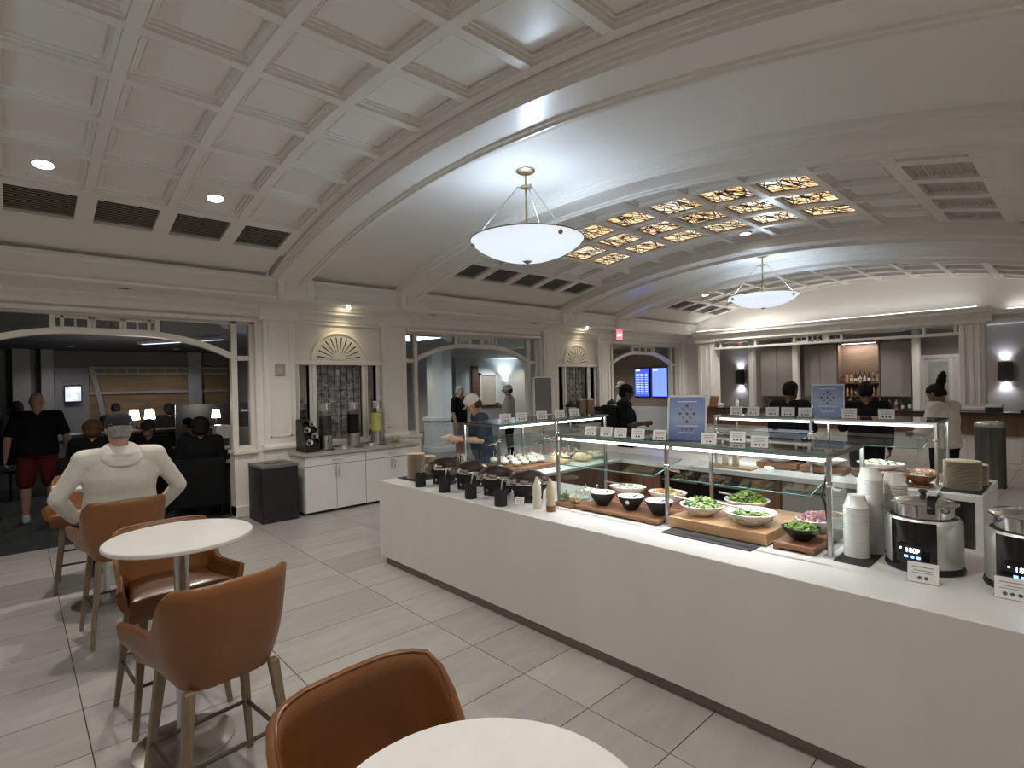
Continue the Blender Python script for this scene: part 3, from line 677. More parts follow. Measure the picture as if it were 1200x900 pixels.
dispenser((-8.05, 3.98, .885), cola, 'steel drink dispenser full of dark iced tea')
dispenser((-8.05, 4.40, .885), juice, 'steel drink dispenser of yellow lemonade')
# slanted cup holder
t = thing('cup_holder', 'black slanted holder with white and black cup sleeves beside the water dispenser', 'cup holder', (-8.02, 3.22, .885), .0)
MB().prism([(-.17,0),(.20,0),(.20,.08),(.06,.40),(-.17,.48)], -.10, .10, lambda a,b,h: (a,h,b)).build('case', M['black'], t, bevel=.004)
for q in range(4):
    Mx = Matrix.Translation((.175-.045*q, 0, .13+.09*q)) @ Matrix.Rotation(math.radians(66), 4, 'Y')
    s = MB(); s.lathe([(.03,-.02),(.045,.06),(.043,.06),(.028,-.02)], 14, c=(0,-.045,0), close=True); s.tf(Mx); s.build('cup', M['whitec'] if q % 2 == 0 else M['blackgloss'], t, smooth=40)
    s = MB(); s.lathe([(.03,-.02),(.045,.06),(.043,.06),(.028,-.02)], 14, c=(0,.05,0), close=True); s.tf(Mx); s.build('cup', M['blackgloss'] if q % 2 == 0 else M['whitec'], t, smooth=40)
# glass jar of lemons
t = thing('lemon_jar', 'low glass jar of yellow lemon wedges on the stone worktop', 'jar', (-8.0, 4.72, .885))
MB().lathe([(.075,0),(.08,.01),(.08,.12),(.075,.12),(.075,.012),(0,.012)], 20).build('jar', M['glass'], t, smooth=40)
lem = mat('lemon_peel', (.6,.5,.1), .5, var=.15); lm = MB()
for k in range(12): a = k*2.4; lm.ball((.045*math.cos(a)*(k%3)/2, .045*math.sin(a)*(k%3)/2, .03+.02*(k//4)), (.03,.02,.018), 8, 5)
lm.build('lemon_wedges', lem, t, smooth=60, kind='stuff')
# little tea lights / sachets bowls on worktop
for k, (y, r) in enumerate(((3.74,.05),(4.20,.045),(4.93,.06))):
    t = thing('condiment_bowl', ['small white bowl between the water and tea dispensers','small white bowl between the tea and lemonade dispensers','white sachet bowl at the far end of the stone worktop'][k], 'bowl', (-7.86, y, .885))
    MB().lathe([(.02,0),(r*.6,.0),(r,.045),(r-.005,.045),(r*.5,.008),(0,.008)], 18).build('bowl', M['whitec'], t, smooth=40)
    s = MB(); 
    for q in range(7): s.cbox((r*.5*math.cos(q*2.1), r*.5*math.sin(q*2.1), .035+.004*(q%3)), (.03,.02,.004), Matrix.Rotation(q*.9, 4, 'Z'))
    s.build('sachets', M['paper'], t, kind='stuff')
# black waste bin
t = thing('waste_bin', 'black square waste bin with a grey top beside the white cabinet', 'waste bin', (-7.905, 2.68, 0))
MB().box(-.28,-.245,.0,.28,.245,.75).build('body', M['black'], t, bevel=.006)
tp = MB()
for q in ((-.285,-.25,-.07,.25),(.07,-.25,.285,.25),(-.07,-.25,.07,-.12),(-.07,.12,.07,.25)): tp.box(q[0],q[1],.75,q[2],q[3],.785)
tp.build('top', mat('grey_bin_top', (.15,.145,.14), .4, var=.1), t)
MB().box(-.07,-.12,.73,.07,.12,.752).build('opening', M['slot'], t)
# coffee station things on the far cabinet
def coffee_urn(loc, label):
    t = thing('coffee_urn', label, 'coffee urn', loc)
    MB().lathe([(0,0),(.11,0),(.11,.03),(.05,.06),(.05,.10),(.0,.10)], 20).build('foot', M['black'], t, smooth=40)
    MB().lathe([(.06,.10),(.115,.13),(.125,.16),(.125,.40),(.11,.43),(.0,.43)], 24).build('body', M['steel'], t, smooth=40)
    MB().lathe([(.127,.39),(.127,.43),(.09,.47),(.03,.50),(.02,.53),(0,.535)], 24).build('lid', M['black'], t, smooth=40)
    for s in (-1,1): MB().box(-.015,s*.125-.01,.14,.015,s*.125+.01,.44).build('strap', M['black'], t)
    tp = MB(); tp.cyl((.11,0,.15),(.17,0,.15),.014,n=8); tp.box(.155,-.012,.12,.18,.012,.21); tp.build('tap', M['black'], t)
coffee_urn((-7.95, 10.72, .885), 'black and steel coffee urn beside the far pilaster')
coffee_urn((-8.0, 9.25, .885), 'steel coffee urn left of the brown flasks')
for k, y in enumerate((9.55, 9.85)):
    t = thing('insulated_flask', ['brown tall flask standing left, below the farther sunburst','brown tall flask standing right, below the farther sunburst'][k], 'flask', (-7.95, y, .885))
    MB().lathe([(0,0),(.11,0),(.11,.50),(.10,.53),(0,.53)], 20).build('body', mat('copper_brown_%d' % k, (.24,.16,.11), .35, metal=.5, var=.1), t, smooth=40)
    MB().lathe([(0,.53),(.095,.53),(.09,.57),(0,.58)], 20).build('lid', M['steel'], t, smooth=40)
t = thing('coffee_machine', 'low black coffee brewer with dark handles below the farther niche', 'coffee machine', (-7.9, 10.25, .885))
MB().box(-.16,-.2,0,.12,.2,.08).build('base', M['black'], t, bevel=.01); MB().box(-.16,-.2,.08,-.04,.2,.34).build('body', M['darksteel'], t, bevel=.01); MB().box(-.16,-.2,.26,.12,.2,.36).build('head', M['black'], t, bevel=.01)
MB().ring([(.13,-.1,.12),(.2,-.1,.14),(.2,-.1,.24),(.13,-.1,.26)], .012, 6).build('handle', M['blackgloss'], t, smooth=40); MB().ring([(.13,.1,.12),(.2,.1,.14),(.2,.1,.24),(.13,.1,.26)], .012, 6).build('handle', M['blackgloss'], t, smooth=40)
# grey notice board before the third pilaster
t = thing('notice_board', 'plain grey notice board on a stand before the pilaster by the middle arch', 'notice board', (-7.86, 8.19, 0), PI/2)
MB().box(-.26,-.012,1.17,.26,.012,1.95).build('panel', mat('slate_grey_board', (.17,.175,.185), .5, var=.05), t)
fr = MB(); fr.box(-.28,-.02,1.15,-.255,.02,1.97); fr.box(.255,-.02,1.15,.28,.02,1.97); fr.box(-.28,-.02,1.945,.28,.02,1.97); fr.box(-.28,-.02,1.15,.28,.02,1.175); fr.build('frame', M['trim'], t)
MB().cyl((0,0,.02),(0,0,1.16),.018,n=10).build('post', M['steel'], t, smooth=40); MB().lathe([(0,0),(.2,0),(.2,.012),(.03,.02),(0,.02)], 24).build('base', M['steel'], t, smooth=40)
# exit sign
t = thing('exit_sign', 'glowing red exit sign hanging under the soffit at the far arch', 'exit sign', (-8.0, 11.13, 2.86))
MB().box(-.02,-.13,0,.02,.13,.25).build('case', M['white'], t, bevel=.004)
MB().box(.02,-.118,.012,.026,.118,.238).build('lit_face', emit_mat('red_exit_glow', (1,.06,.10), 2.2), t)
text_mesh('lettering', 'EXIT', .105, emit_mat('exit_letters', (1,.35,.4), 2.6), t, (.028,0,.125), (PI/2,0,PI/2))

# ------------------------------------------------------------------ stools and tables
def make_stool(label):
    t = thing('bar_stool', label, 'bar stool', (0,0,0), 0, 'cognac leather bar stools')      # faces +x
    # shell: U in plan, high at the back
    hw, dp = .24, .22
    n = 34; th = .03
    def plan(s):                    # s 0..1 along the U from right arm front to left arm front
        L1 = .35; r = .15; bk = 2*(hw-r); q = PI/2*r; tot = 2*L1+2*q+bk; d = s*tot
        x1 = -dp+r
        if d < L1: return (x1+L1-d, -hw-.055*((L1-d)/L1)**1.5, 0, -1)
        d -= L1
        if d < q: a = d/r; return (x1-r*math.sin(a), -hw+r-r*math.cos(a), -math.sin(a), -math.cos(a))
        d -= q
        if d < bk: return (-dp, -hw+r+d, -1, 0)
        d -= bk
        if d < q: a = d/r; return (x1-r*math.cos(a), hw-r+r*math.sin(a), -math.cos(a), math.sin(a))
        d -= q
        return (x1+d, hw+.055*(d/L1)**1.5, 0, 1)
    def top(s):
        k = abs(s-.5)*2
        k2 = min(1, max(0, (k-.33)/.31)); e = k2*k2*(3-2*k2)
        return 1.035-.012*k-.215*e
    def bot(s): k = abs(s-.5)*2; return .59+.095*k**2.4
    vs_ = []; nz = 9
    rows = []
    for i in range(n+1):
        s = i/n; x, y, nx, ny = plan(s); z0, z1 = bot(s), top(s)
        row = []
        def off(z): 
            f = (z-z0)/(z1-z0); h = (z-.60)/.45
            return .04*h + (-.045*(1-f)**4)          # flares outward to the top, tucks in at the bottom
        for j in range(nz+1): z = z0+(z1-z0)*j/nz; o_ = off(z); row.append((x+nx*o_, y+ny*o_, z))
        zt = z1+.012; o_ = off(z1)-th/2; row.append((x+nx*o_, y+ny*o_, zt))
        for j in range(nz, -1, -1): z = z0+(z1-z0)*j/nz; o_ = off(z)-th; row.append((x+nx*o_, y+ny*o_, z))
        rows.append(row)
    k = len(rows[0]); sh = MB(); vs_ = [p for r_ in rows for p in r_]; fs = []
    for i in range(n):
        for j in range(k): q = (j+1) % k; fs.append((i*k+j, i*k+q, (i+1)*k+q, (i+1)*k+j))
    fs += [tuple(range(k-1,-1,-1)), tuple(n*k+j for j in range(k))]
    sh.add(vs_, fs); sh.build('shell', M['leather'], t, smooth=60)
    pp = MB(); pp.ring([((rows[i][nz+1][0]+rows[i][nz+2][0])/2, (rows[i][nz+1][1]+rows[i][nz+2][1])/2, rows[i][nz+2][2]+.004) for i in range(n+1)], .006, 6); pp.build('piping', M['leather_seat'], t, smooth=60)
    se = MB(); poly = [(plan(i/20)[0]-plan(i/20)[2]*.035, plan(i/20)[1]-plan(i/20)[3]*.035) for i in range(21)] + [(.26,.16),(.27,0),(.26,-.16)]
    cx = sum(p[0] for p in poly)/len(poly)
    lv = [(.62,.90),(.63,.97),(.66,1.0),(.71,1.0),(.735,.97),(.745,.90),(.752,.5)]
    vs_ = [(cx+(x-cx)*sc_, y*sc_, z) for z, sc_ in lv for x, y in poly]; m_ = len(poly)
    fs = [(i*m_+j, i*m_+(j+1)%m_, (i+1)*m_+(j+1)%m_, (i+1)*m_+j) for i in range(len(lv)-1) for j in range(m_)] + [tuple(range(m_-1,-1,-1)), tuple((len(lv)-1)*m_+j for j in range(m_))]
    se.add(vs_, fs); se.build('seat_cushion', M['leather_seat'], t, smooth=50)
    lg = {}
    for sx in (-1, 1):
        for sy in (-1, 1):
            a = Vector((sx*.165, sy*.175, .605)); b = Vector((sx*.23+ (-.01 if sx < 0 else 0), sy*.235, 0))
            l = MB(); w0, w1 = .021, .013
            P = [(a.x-w0,a.y-w0,a.z),(a.x+w0,a.y-w0,a.z),(a.x+w0,a.y+w0,a.z),(a.x-w0,a.y+w0,a.z),(b.x-w1,b.y-w1,0),(b.x+w1,b.y-w1,0),(b.x+w1,b.y+w1,0),(b.x-w1,b.y+w1,0)]
            l.add(P, [(0,1,2,3),(7,6,5,4),(0,4,5,1),(1,5,6,2),(2,6,7,3),(3,7,4,0)]); l.build('leg', M['oak'], t, bevel=.003)
    zf = .26
    def at(sx, sy, z): f = 1-z/.605; return Vector((sx*(.165+.065*f), sy*(.175+.06*f), z))
    for (p, q, nm) in ((at(1,-1,zf), at(1,1,zf), 'footrest'), (at(-1,-1,zf), at(1,-1,zf), 'stretcher'), (at(-1,1,zf), at(1,1,zf), 'stretcher'), (at(-1,-1,zf+.04), at(-1,1,zf+.04), 'stretcher')):
        MB().cyl(p, q, .010, n=8).build(nm, M['bar'], t, smooth=40)
    MB().box(-.15,-.16,.598,.20,.16,.63).build('seat_base', M['black'], t, bevel=.01)
    return t
S0 = make_stool('brown leather bar stool seen from behind, at the round table by the counter aisle')
S0.location = (-2.72, .66, 0); S0.rotation_euler = (0,0,PI+.12)
copy_tree(S0, loc=(-3.70,.66,0), rz=.06, label='brown leather bar stool on the far side of the round table, facing it')
copy_tree(S0, loc=(-5.12,.60,0), rz=PI+.06, label='brown leather bar stool on which the man in the white hoodie sits')
copy_tree(S0, loc=(-6.62,.50,0), rz=-.1, label='brown leather bar stool beyond the man in the white hoodie')
copy_tree(S0, loc=(-1.21,.69,0), rz=.06, label='brown leather bar stool tucked at the nearest white table')
M['tabletop'] = mat('white_table_quartz', (.80,.795,.77), .3, var=.05, vs_=7)
def make_table(label, loc, h, r):
    t = thing('bar_table', label, 'table', loc, 0, 'round white bar tables')
    MB().lathe([(0,h-.025),(r-.006,h-.025),(r,h-.02),(r,h-.005),(r-.005,h),(0,h)], 64).build('table_top', M['tabletop'], t, smooth=40)
    MB().lathe([(0,h-.035),(.14,h-.035),(.14,h-.025),(0,h-.025)], 24).build('mount_plate', M['black'], t)
    MB().lathe([(.036,.012),(.036,h-.03)], 24).build('pole', M['steel'], t, smooth=40)
    MB().lathe([(0,0),(.235,0),(.235,.008),(.22,.012),(.06,.016),(.04,.03),(0,.03)], 48).build('base', M['steel_h'], t, smooth=40)
make_table('round white bar table on a steel pedestal between the two facing stools', (-3.26,.63,0), 1.09, .34)
make_table('nearest round white bar table, cut by the bottom edge of the picture', (-.74,.60,0), 1.055, .328)
make_table('white bar table behind the man in the white hoodie', (-5.93,.56,0), 1.06, .34)
# ------------------------------------------------------------------ buffet island
CT = .86
def counter(name, label, x0, y0, x1, y1, faces, loc_z=0):
    """faces: set of sides clad in quartz: f b l r"""
    t = thing(name, label, 'counter', (x0, y0, 0)); X, Y = x1-x0, y1-y0
    MB().box(0,0,CT-.035,X,Y,CT).build('worktop', M['quartz'], t, bevel=.003)
    MB().box(.03,.03,.10,X-.03,Y-.03,CT-.035).build('carcass', M['panelwood'], t)
    MB().box(.05,.035,0,X-.05,Y-.05,.10).build('toe_kick', M['kick'], t)
    if 'f' in faces: MB().box(-.004 if 'l' in faces else 0,-.004,.085,X,-.0005,CT-.001).build('front_panel', M['quartz_shade'], t)
    if 'b' in faces: MB().box(0,Y-.03,.085,X,Y,CT-.035).build('rear_panel', M['quartz_shade'], t)
    if 'l' in faces: MB().box(-.004,-.0005,.085,-.0005,Y,CT-.001).build('end_panel', M['quartz_shade'], t)
    if 'r' in faces: MB().box(X-.03,0,.0,X,Y,CT-.035).build('end_panel', M['quartz'], t)
    return t
counter('buffet_counter', 'long white quartz buffet counter in front with soup kettles and salads', -5.06, 2.785, 2.2, 3.93, 'fl')
counter('buffet_counter', 'left side buffet counter of sandwiches joining the front one', -5.06, 3.932, -4.02, 5.618, 'l')
t = thing('buffet_counter', 'rear white buffet counter with a waterfall end and kraft plate stack', 'counter', (-5.06, 5.62, 0)); X, Y = 4.48, 1.0
MB().box(0,0,CT-.05,X,Y,CT).build('worktop', M['quartz'], t, bevel=.003)
MB().box(X-.05,0,0,X,Y,CT-.05).build('waterfall_end', M['quartz'], t, bevel=.003)
MB().box(.03,.12,.10,X-.30,Y-.03,CT-.05).build('carcass', M['panelwood'], t)
MB().box(.05,.16,0,X-.30,Y-.05,.10).build('toe_kick', M['kick'], t)
MB().box(0,Y-.03,.085,X-.05,Y,CT-.05).build('rear_panel', M['quartz_shade'], t)
for a, b, m in ((1.06,1.52,'panelwood'),(2.64,2.90,'panelwood'),(2.92,3.55,'greycab'),(3.57,4.16,'greycab')):
    d = MB().box(a,.10,.12,b,.12,CT-.08).build('door', M[m], t, bevel=.003)
    MB().box(a+.04,.085,CT-.16,b-.04,.098,CT-.145).build('handle', M['darksteel'], d)
t = thing('undercounter_fridge', 'black undercounter fridge in the rear counter, seen through the front glass', 'fridge', (-3.52, 5.70, 0))
MB().box(0,-.02,.02,1.06,.018,.80).build('body', M['black'], t, bevel=.004)
MB().box(.02,-.035,.10,.52,-.02,.74).build('door', M['blackgloss'], t, bevel=.003); MB().box(.54,-.035,.10,1.04,-.02,.74).build('door', M['blackgloss'], t, bevel=.003)
MB().box(.05,-.06,.66,.49,-.035,.68).build('handle', M['steel'], t); MB().box(.57,-.06,.66,1.01,-.035,.68).build('handle', M['steel'], t)

M['led'] = emit_mat('white_led_tube', (.97,.985,1), 4)
M['topglass'] = glass_mat('smoky_shelf_glass', (.72,.75,.75), .05)
def guard(label, loc, rz, nb, bay, depth, cable=False):
    t = thing('sneeze_guard', label, 'sneeze guard', loc, rz); Hh = .57
    for i in range(nb+1):
        x = i*bay
        for y, hh in ((0, Hh), (depth, Hh)):
            MB().box(x-.012,y-.012,0,x+.012,y+.012,hh-.012).build('post', M['steel'], t, bevel=.003)
            MB().box(x-.03,y-.03,0,x+.03,y+.03,.012).build('foot_plate', M['steel'], t)
        MB().box(x-.009,0,Hh-.03,x+.009,depth,Hh-.014).build('cross_rail', M['steel'], t)
        a = MB(); a.ring([(x,.0,.40),(x,.05,.37),(x,.16,.345)], .010, 8); a.ball((x,.0,.40),.02,8,6); a.build('bracket_arm', M['chrome'], t, smooth=50)
    for i in range(nb):
        a, b = i*bay, (i+1)*bay
        g = MB().box(a-.01,-.045,Hh-.012,b+.01,depth+.03,Hh-.002).build('top_glass', M['topglass'], t)
        MB().box(a-.01,-.048,Hh-.012,b+.01,-.045,Hh-.002).build('glass_edge', M['glass_edge'], g); MB().box(a-.01,depth+.03,Hh-.012,b+.01,depth+.033,Hh-.002).build('glass_edge', M['glass_edge'], g)
        MB().box(a+.015,.012,Hh-.035,b-.015,.05,Hh-.014).build('light_rail', M['steel'], t)
        MB().cyl((a+.03,.032,Hh-.045),(b-.03,.032,Hh-.045),.009,n=10).build('light_tube', M['led'], t, smooth=40)
        l = bpy.data.lights.new('guard_light', 'AREA'); l.shape = 'RECTANGLE'; l.size = bay-.08; l.size_y = .012; l.energy = LED_W*bay; l.color = (.97,.98,1)
        o = bpy.data.objects.new('guard_light', l); COL.objects.link(o); o.parent = t; o.location = ((a+b)/2,.035,Hh-.062); o.rotation_euler = (.30,0,0)
        # tilted lower pane
        Mx = Matrix.Translation((0,-.03,.325)) @ Matrix.Rotation(math.radians(11), 4, 'X')
        p = MB().box(a+.05,0,-.004,b-.09,.40,.004,Mx).build('lower_pane', M['glass'], t)
        MB().box(a+.05,-.004,-.004,b-.09,0,.004,Mx).build('glass_edge', M['glass_edge'], p); MB().box(b-.09,0,-.004,b-.086,.40,.004,Mx).build('glass_edge', M['glass_edge'], p)
    for x in (0, nb*bay):
        MB().box(x-.004,.02,.02,x+.004,depth-.02,Hh-.016).build('end_glass', M['glass'], t)
    if cable: MB().ring([(nb*bay-.02,.02,.52),(nb*bay-.03,.06,.44),(nb*bay-.045,.02,.33),(nb*bay-.03,.03,.28),(nb*bay-.015,.03,.15),(nb*bay-.02,.02,.03)], .007, 6).build('cable', M['blackmatte'], t, smooth=50)
    return t
guard('glass sneeze guard over the salads on the front counter', (-2.96,3.25,CT), 0, 2, .995, .63, True)
guard('glass sneeze guard over the rear counter', (-2.95,5.95,CT), 0, 2, 1.015, .55)
guard('glass sneeze guard over the sandwiches on the left counter', (-4.13,3.64,CT), PI/2, 2, .89, .57)

# ---- little food signs
def card_material():
    m, N, L, b = new_mat('printed_card'); b.inputs['Base Color'].default_value = (.80,.80,.785,1); b.inputs['Roughness'].default_value = .5
    return m
M['card'] = mat('printed_white_card', (.78,.78,.765), .5, var=.03)
M['ink'] = mat('dark_print_ink', (.10,.10,.11), .6, var=.2)
M['inkgrey'] = mat('grey_print_ink', (.36,.36,.37), .6, var=.1)
sign_proto = None
def sign_mesh(w=.095, h=.075, dots=3):
    t = thing('food_sign', 'x', 'sign', (0,0,0), 0, 'white food name cards')
    T_ = Matrix.Rotation(math.radians(-18), 4, 'X')
    MB().box(-w/2-.003,.001,0,w/2+.003,.004,h+.006,T_).box(-w/2-.003,.0,0,w/2+.003,.045,.003).build('holder', M['acrylic'], t)
    c = MB().box(-w/2,-.001,.002,w/2,.001,h,T_).build('card', M['card'], t)
    pr_ = MB(); pr_.box(-w*.36,-.0016,h*.74,w*.36,-.0008,h*.80,T_); pr_.box(-w*.30,-.0016,h*.58,w*.30,-.0008,h*.63,T_); pr_.box(-w*.36,-.0016,h*.47,w*.33,-.0008,h*.51,T_); pr_.build('print', M['inkgrey'], c)
    ic = MB()
    for k in range(dots): ic.prism([(.007*math.cos(q*PI/4)+(k-(dots-1)/2)*.02, .007*math.sin(q*PI/4)+h*.25) for q in range(8)], -.0016, -.0008, lambda a,b,hh: tuple(T_ @ Vector((a,hh,b))))
    ic.build('icons', M['ink'], c)
    return t
SG = {3: sign_mesh(dots=3), 2: sign_mesh(dots=2)}
used = set()
def sign(x, y, z, rz, label, dots=3, s=1.0):
    src = SG[dots]
    if dots not in used: used.add(dots); o = src; o.location = (x,y,z); o.rotation_euler = (0,0,rz); o['label'] = label
    else: o = copy_tree(src, loc=(x,y,z), rz=rz, label=label)
    o.scale = (s,s,s)
TOPG = CT+.57
for x, y, d, lab in ((-2.63,3.26,3,'first white food card from the left on the front glass shelf'),(-2.48,3.26,2,'second white food card from the left on the front glass shelf'),(-2.35,3.26,2,'third white food card from the left on the front glass shelf'),
        (-2.20,3.26,2,'fourth white food card from the left on the front glass shelf'),(-2.03,3.27,3,'white food card just left of the front blue poster'),(-1.66,3.25,2,'white food card just right of the front blue poster'),
        (-1.56,3.44,3,'white food card set back behind its neighbours on the front glass shelf'),(-1.345,3.26,3,'last white food card on the right of the front glass shelf')):
    sign(x, y, TOPG, .25, lab, d)
for k, (x, lab) in enumerate(((-2.74,'first white food card from the left on the rear glass shelf'),(-2.545,'second white food card from the left on the rear glass shelf'),(-2.34,'third white food card from the left on the rear glass shelf'),(-2.18,'fourth white food card from the left on the rear glass shelf'),(-2.01,'white food card just left of the rear blue poster'),(-1.61,'white food card just right of the rear blue poster'),(-1.30,'last white food card on the right of the rear glass shelf'))):
    sign(x, 6.02, TOPG, .2, lab, 3, 1.35)
for k, (y, lab) in enumerate(((3.82,'nearest white food card on the left glass shelf'),(4.06,'second nearest white food card on the left glass shelf'),(4.38,'middle white food card on the left glass shelf'),(4.68,'fourth white food card on the left glass shelf'),(4.95,'farthest white food card on the left glass shelf'))):
    sign(-4.22, y, TOPG, 1.0, lab, 3, 1.3)
sign(-.545, 3.135, CT, .12, 'white food card leaning at the foot of the whole soup kettle', 2, 1.25); sign(-.235, 3.16, CT, .1, 'white food card at the foot of the kettle cut by the frame', 3, 1.25)
sign(-3.72, 3.02, CT, .5, 'small white food card standing between the second and third chafing pots', 3, .9); sign(-3.16, 2.99, CT, .5, 'small white food card by the fourth chafing pot', 2, .8)
# ---- blue posters
def poster_mat(name):
    m, N, L, b = new_mat(name); tc = N.new('ShaderNodeTexCoord'); sx = N.new('ShaderNodeSeparateXYZ'); L.new(tc.outputs['Generated'], sx.inputs[0])
    cr = N.new('ShaderNodeValToRGB'); e = cr.color_ramp.elements; e[0].position = 0; e[0].color = (.10,.15,.34,1); e[1].position = 1; e[1].color = (.11,.18,.42,1); q = e.new(.5); q.color = (.28,.36,.56,1)
    L.new(sx.outputs['Z'], cr.inputs[0]); L.new(cr.outputs[0], b.inputs['Base Color']); b.inputs['Roughness'].default_value = .3; return m
M['poster'] = poster_mat('blue_poster_print')
def poster(x, y, z, rz, label, w=.235, h=.30):
    t = thing('menu_poster', label, 'poster', (x,y,z), rz); T_ = Matrix.Rotation(math.radians(-12), 4, 'X')
    MB().box(-w/2-.012,.002,0,w/2+.012,.008,h+.014,T_).box(-w/2-.012,0,0,w/2+.012,.09,.004).build('holder', M['acrylic'], t)
    fr = MB(); fr.box(-w/2-.014,-.004,0,-w/2-.002,.01,h+.014,T_); fr.box(w/2+.002,-.004,0,w/2+.014,.01,h+.014,T_); fr.box(-w/2-.014,-.004,h+.002,w/2+.014,.01,h+.014,T_); fr.build('frame', mat('clear_frame_edge', (.62,.64,.66), .3, var=.05), t)
    c = MB().box(-w/2,-.002,.004,w/2,.001,h,T_).build('print_sheet', M['poster'], t)
    def dots(pts, name, m, r=.0105):
        d = MB()
        for a, b in pts: d.prism([(a*w+r*math.cos(q*PI/5), b*h+r*math.sin(q*PI/5)) for q in range(10)], -.0028, -.0018, lambda a_,b_,hh: tuple(T_ @ Vector((a_,hh,b_))))
        d.build(name, m, c)
    dots([(0,.80),(-.0,.62),(0,.44),(-.20,.62),(.20,.62)], 'picture_dots', mat('dark_food_print', (.10,.06,.06), .5, var=.3)); dots([(-.11,.72),(.11,.72),(-.10,.53),(.10,.53)], 'picture_dots', mat('brown_food_print', (.28,.16,.13), .5, var=.3))
    dots([(-.13,.26),(0,.26),(.13,.26)], 'picture_dots', mat('mixed_food_print', (.15,.13,.12), .5, var=.3), .009)
    ln = MB(); 
    for b, ww in ((.90,.55),(.34,.6),(.18,.45)): ln.box(-w*ww/2,-.0028,b*h-.003,w*ww/2,-.0018,b*h+.003,T_)
    ln.build('print_lines', mat('pale_print', (.6,.65,.75), .5, var=.05), c)
poster(-1.875, 3.36, TOPG, .32, 'blue menu poster with a diamond of dots on the front glass shelf')
poster(-1.83, 6.12, TOPG, .2, 'blue menu poster with a diamond of dots on the rear glass shelf', .27, .33)
# ------------------------------------------------------------------ food and crockery on the island
rng = random.Random(3)
def leafy(mb, cx, cy, z, R_, n, size=.03, hump=.05, sx=1, sy=1):
    for k in range(n):
        a = rng.uniform(0, 2*PI); r = R_*math.sqrt(rng.random()); h = z+hump*(1-(r/R_)**2)*rng.uniform(.6,1.1)
        c = Vector((cx+sx*r*math.cos(a), cy+sy*r*math.sin(a), h)); M_ = Matrix.Translation(c) @ Matrix.Rotation(rng.uniform(0,6.3),4,'Z') @ Matrix.Rotation(rng.uniform(-.9,.9),4,'X') @ Matrix.Rotation(rng.uniform(-.7,.7),4,'Y')
        s = size*rng.uniform(.6,1.2); w_ = s*rng.uniform(.35,.6)
        P = [(-s,0,0),(-s*.4,-w_,.006),(s*.4,-w_*.8,.004),(s,0,0),(s*.4,w_*.8,.008),(-s*.4,w_,.004),(0,0,.012)]
        mb.add([M_ @ Vector(p) for p in P], [(0,1,6),(1,2,6),(2,3,6),(3,4,6),(4,5,6),(5,0,6)])
def chunks(mb, cx, cy, z, R_, n, size=.014, hump=.03, sx=1, sy=1):
    for k in range(n):
        a = rng.uniform(0, 2*PI); r = R_*math.sqrt(rng.random()); h = z+hump*(1-(r/R_)**2)*rng.uniform(.5,1.1); s = size*rng.uniform(.6,1.3)
        M_ = Matrix.Translation((cx+sx*r*math.cos(a), cy+sy*r*math.sin(a), h)) @ Matrix.Rotation(rng.uniform(0,6),4,'Z') @ Matrix.Rotation(rng.uniform(-.6,.6),4,'X')
        mb.cbox((0,0,0),(s*2,s*1.3,s), M_)
FM = {n: mat(n+'_food', c, .55, var=.25, vs_=25) for n, c in dict(lettuce=(.13,.21,.035), dark_green=(.04,.085,.02), pale_green=(.27,.33,.13), cream=(.72,.64,.48), pasta=(.66,.50,.28), pink=(.52,.28,.30), purple=(.30,.16,.20), orange=(.62,.28,.12), red=(.45,.07,.05), bread=(.62,.44,.24), crust=(.42,.24,.10), white=(.74,.71,.64), yellow=(.66,.50,.14), meat=(.42,.20,.14), brown=(.20,.11,.06)).items()}
def bowl(loc, r, h, label, outer, inner=None, foods=(), oval=1.0, rz=0, spoon=False, wave=0):
    t = thing('serving_bowl', label, 'bowl', loc, rz)
    prof = [(0,0),(r*.42,0),(r*.45,.006),(r*.72,h*.42),(r*.93,h*.82),(r,h),(r-.006,h+.002),(r*.90,h*.80),(r*.68,h*.42),(r*.42,.014),(0,.012)]
    b = MB().lathe(prof, 32, sy=oval); b.build('bowl', outer, t, smooth=50)
    if inner: MB().lathe([(r*.985,h+.0025),(r*.90,h*.84),(r*.68,h*.47),(0,h*.2)], 32, sy=oval).build('glaze', inner, t, smooth=50)
    for kind, m, n, fill, size, hump in foods:
        mb = MB()
        if kind == 'leaf': leafy(mb, 0, 0, h*fill, r*.80, n, size, hump, 1, oval)
        elif kind == 'chunk': chunks(mb, 0, 0, h*fill, r*.74, n, size, hump, 1, oval)
        else: mb.lathe([(0,h*fill+.004),(r*.4,h*fill+.006),(r*.86,h*fill)], 28, sy=oval)
        mb.build({'leaf':'salad_leaves','chunk':'food_pieces'}.get(kind,'dip'), m, t, smooth=60 if kind == 'dip' else None, kind='stuff' if kind != 'dip' else None)
    if spoon:
        s = MB(); s.ring([(r*.1,-.1*r,h+.01),(-r*.55,-.5*r,h+.035),(-r*.95,-.8*r,h+.05)], [.007,.006,.008], 6); s.ball((r*.18,-.05*r,h+.008),(.035,.022,.01),10,6); s.build('serving_spoon', M['steel'], t, smooth=60)
    return t
bd = .86
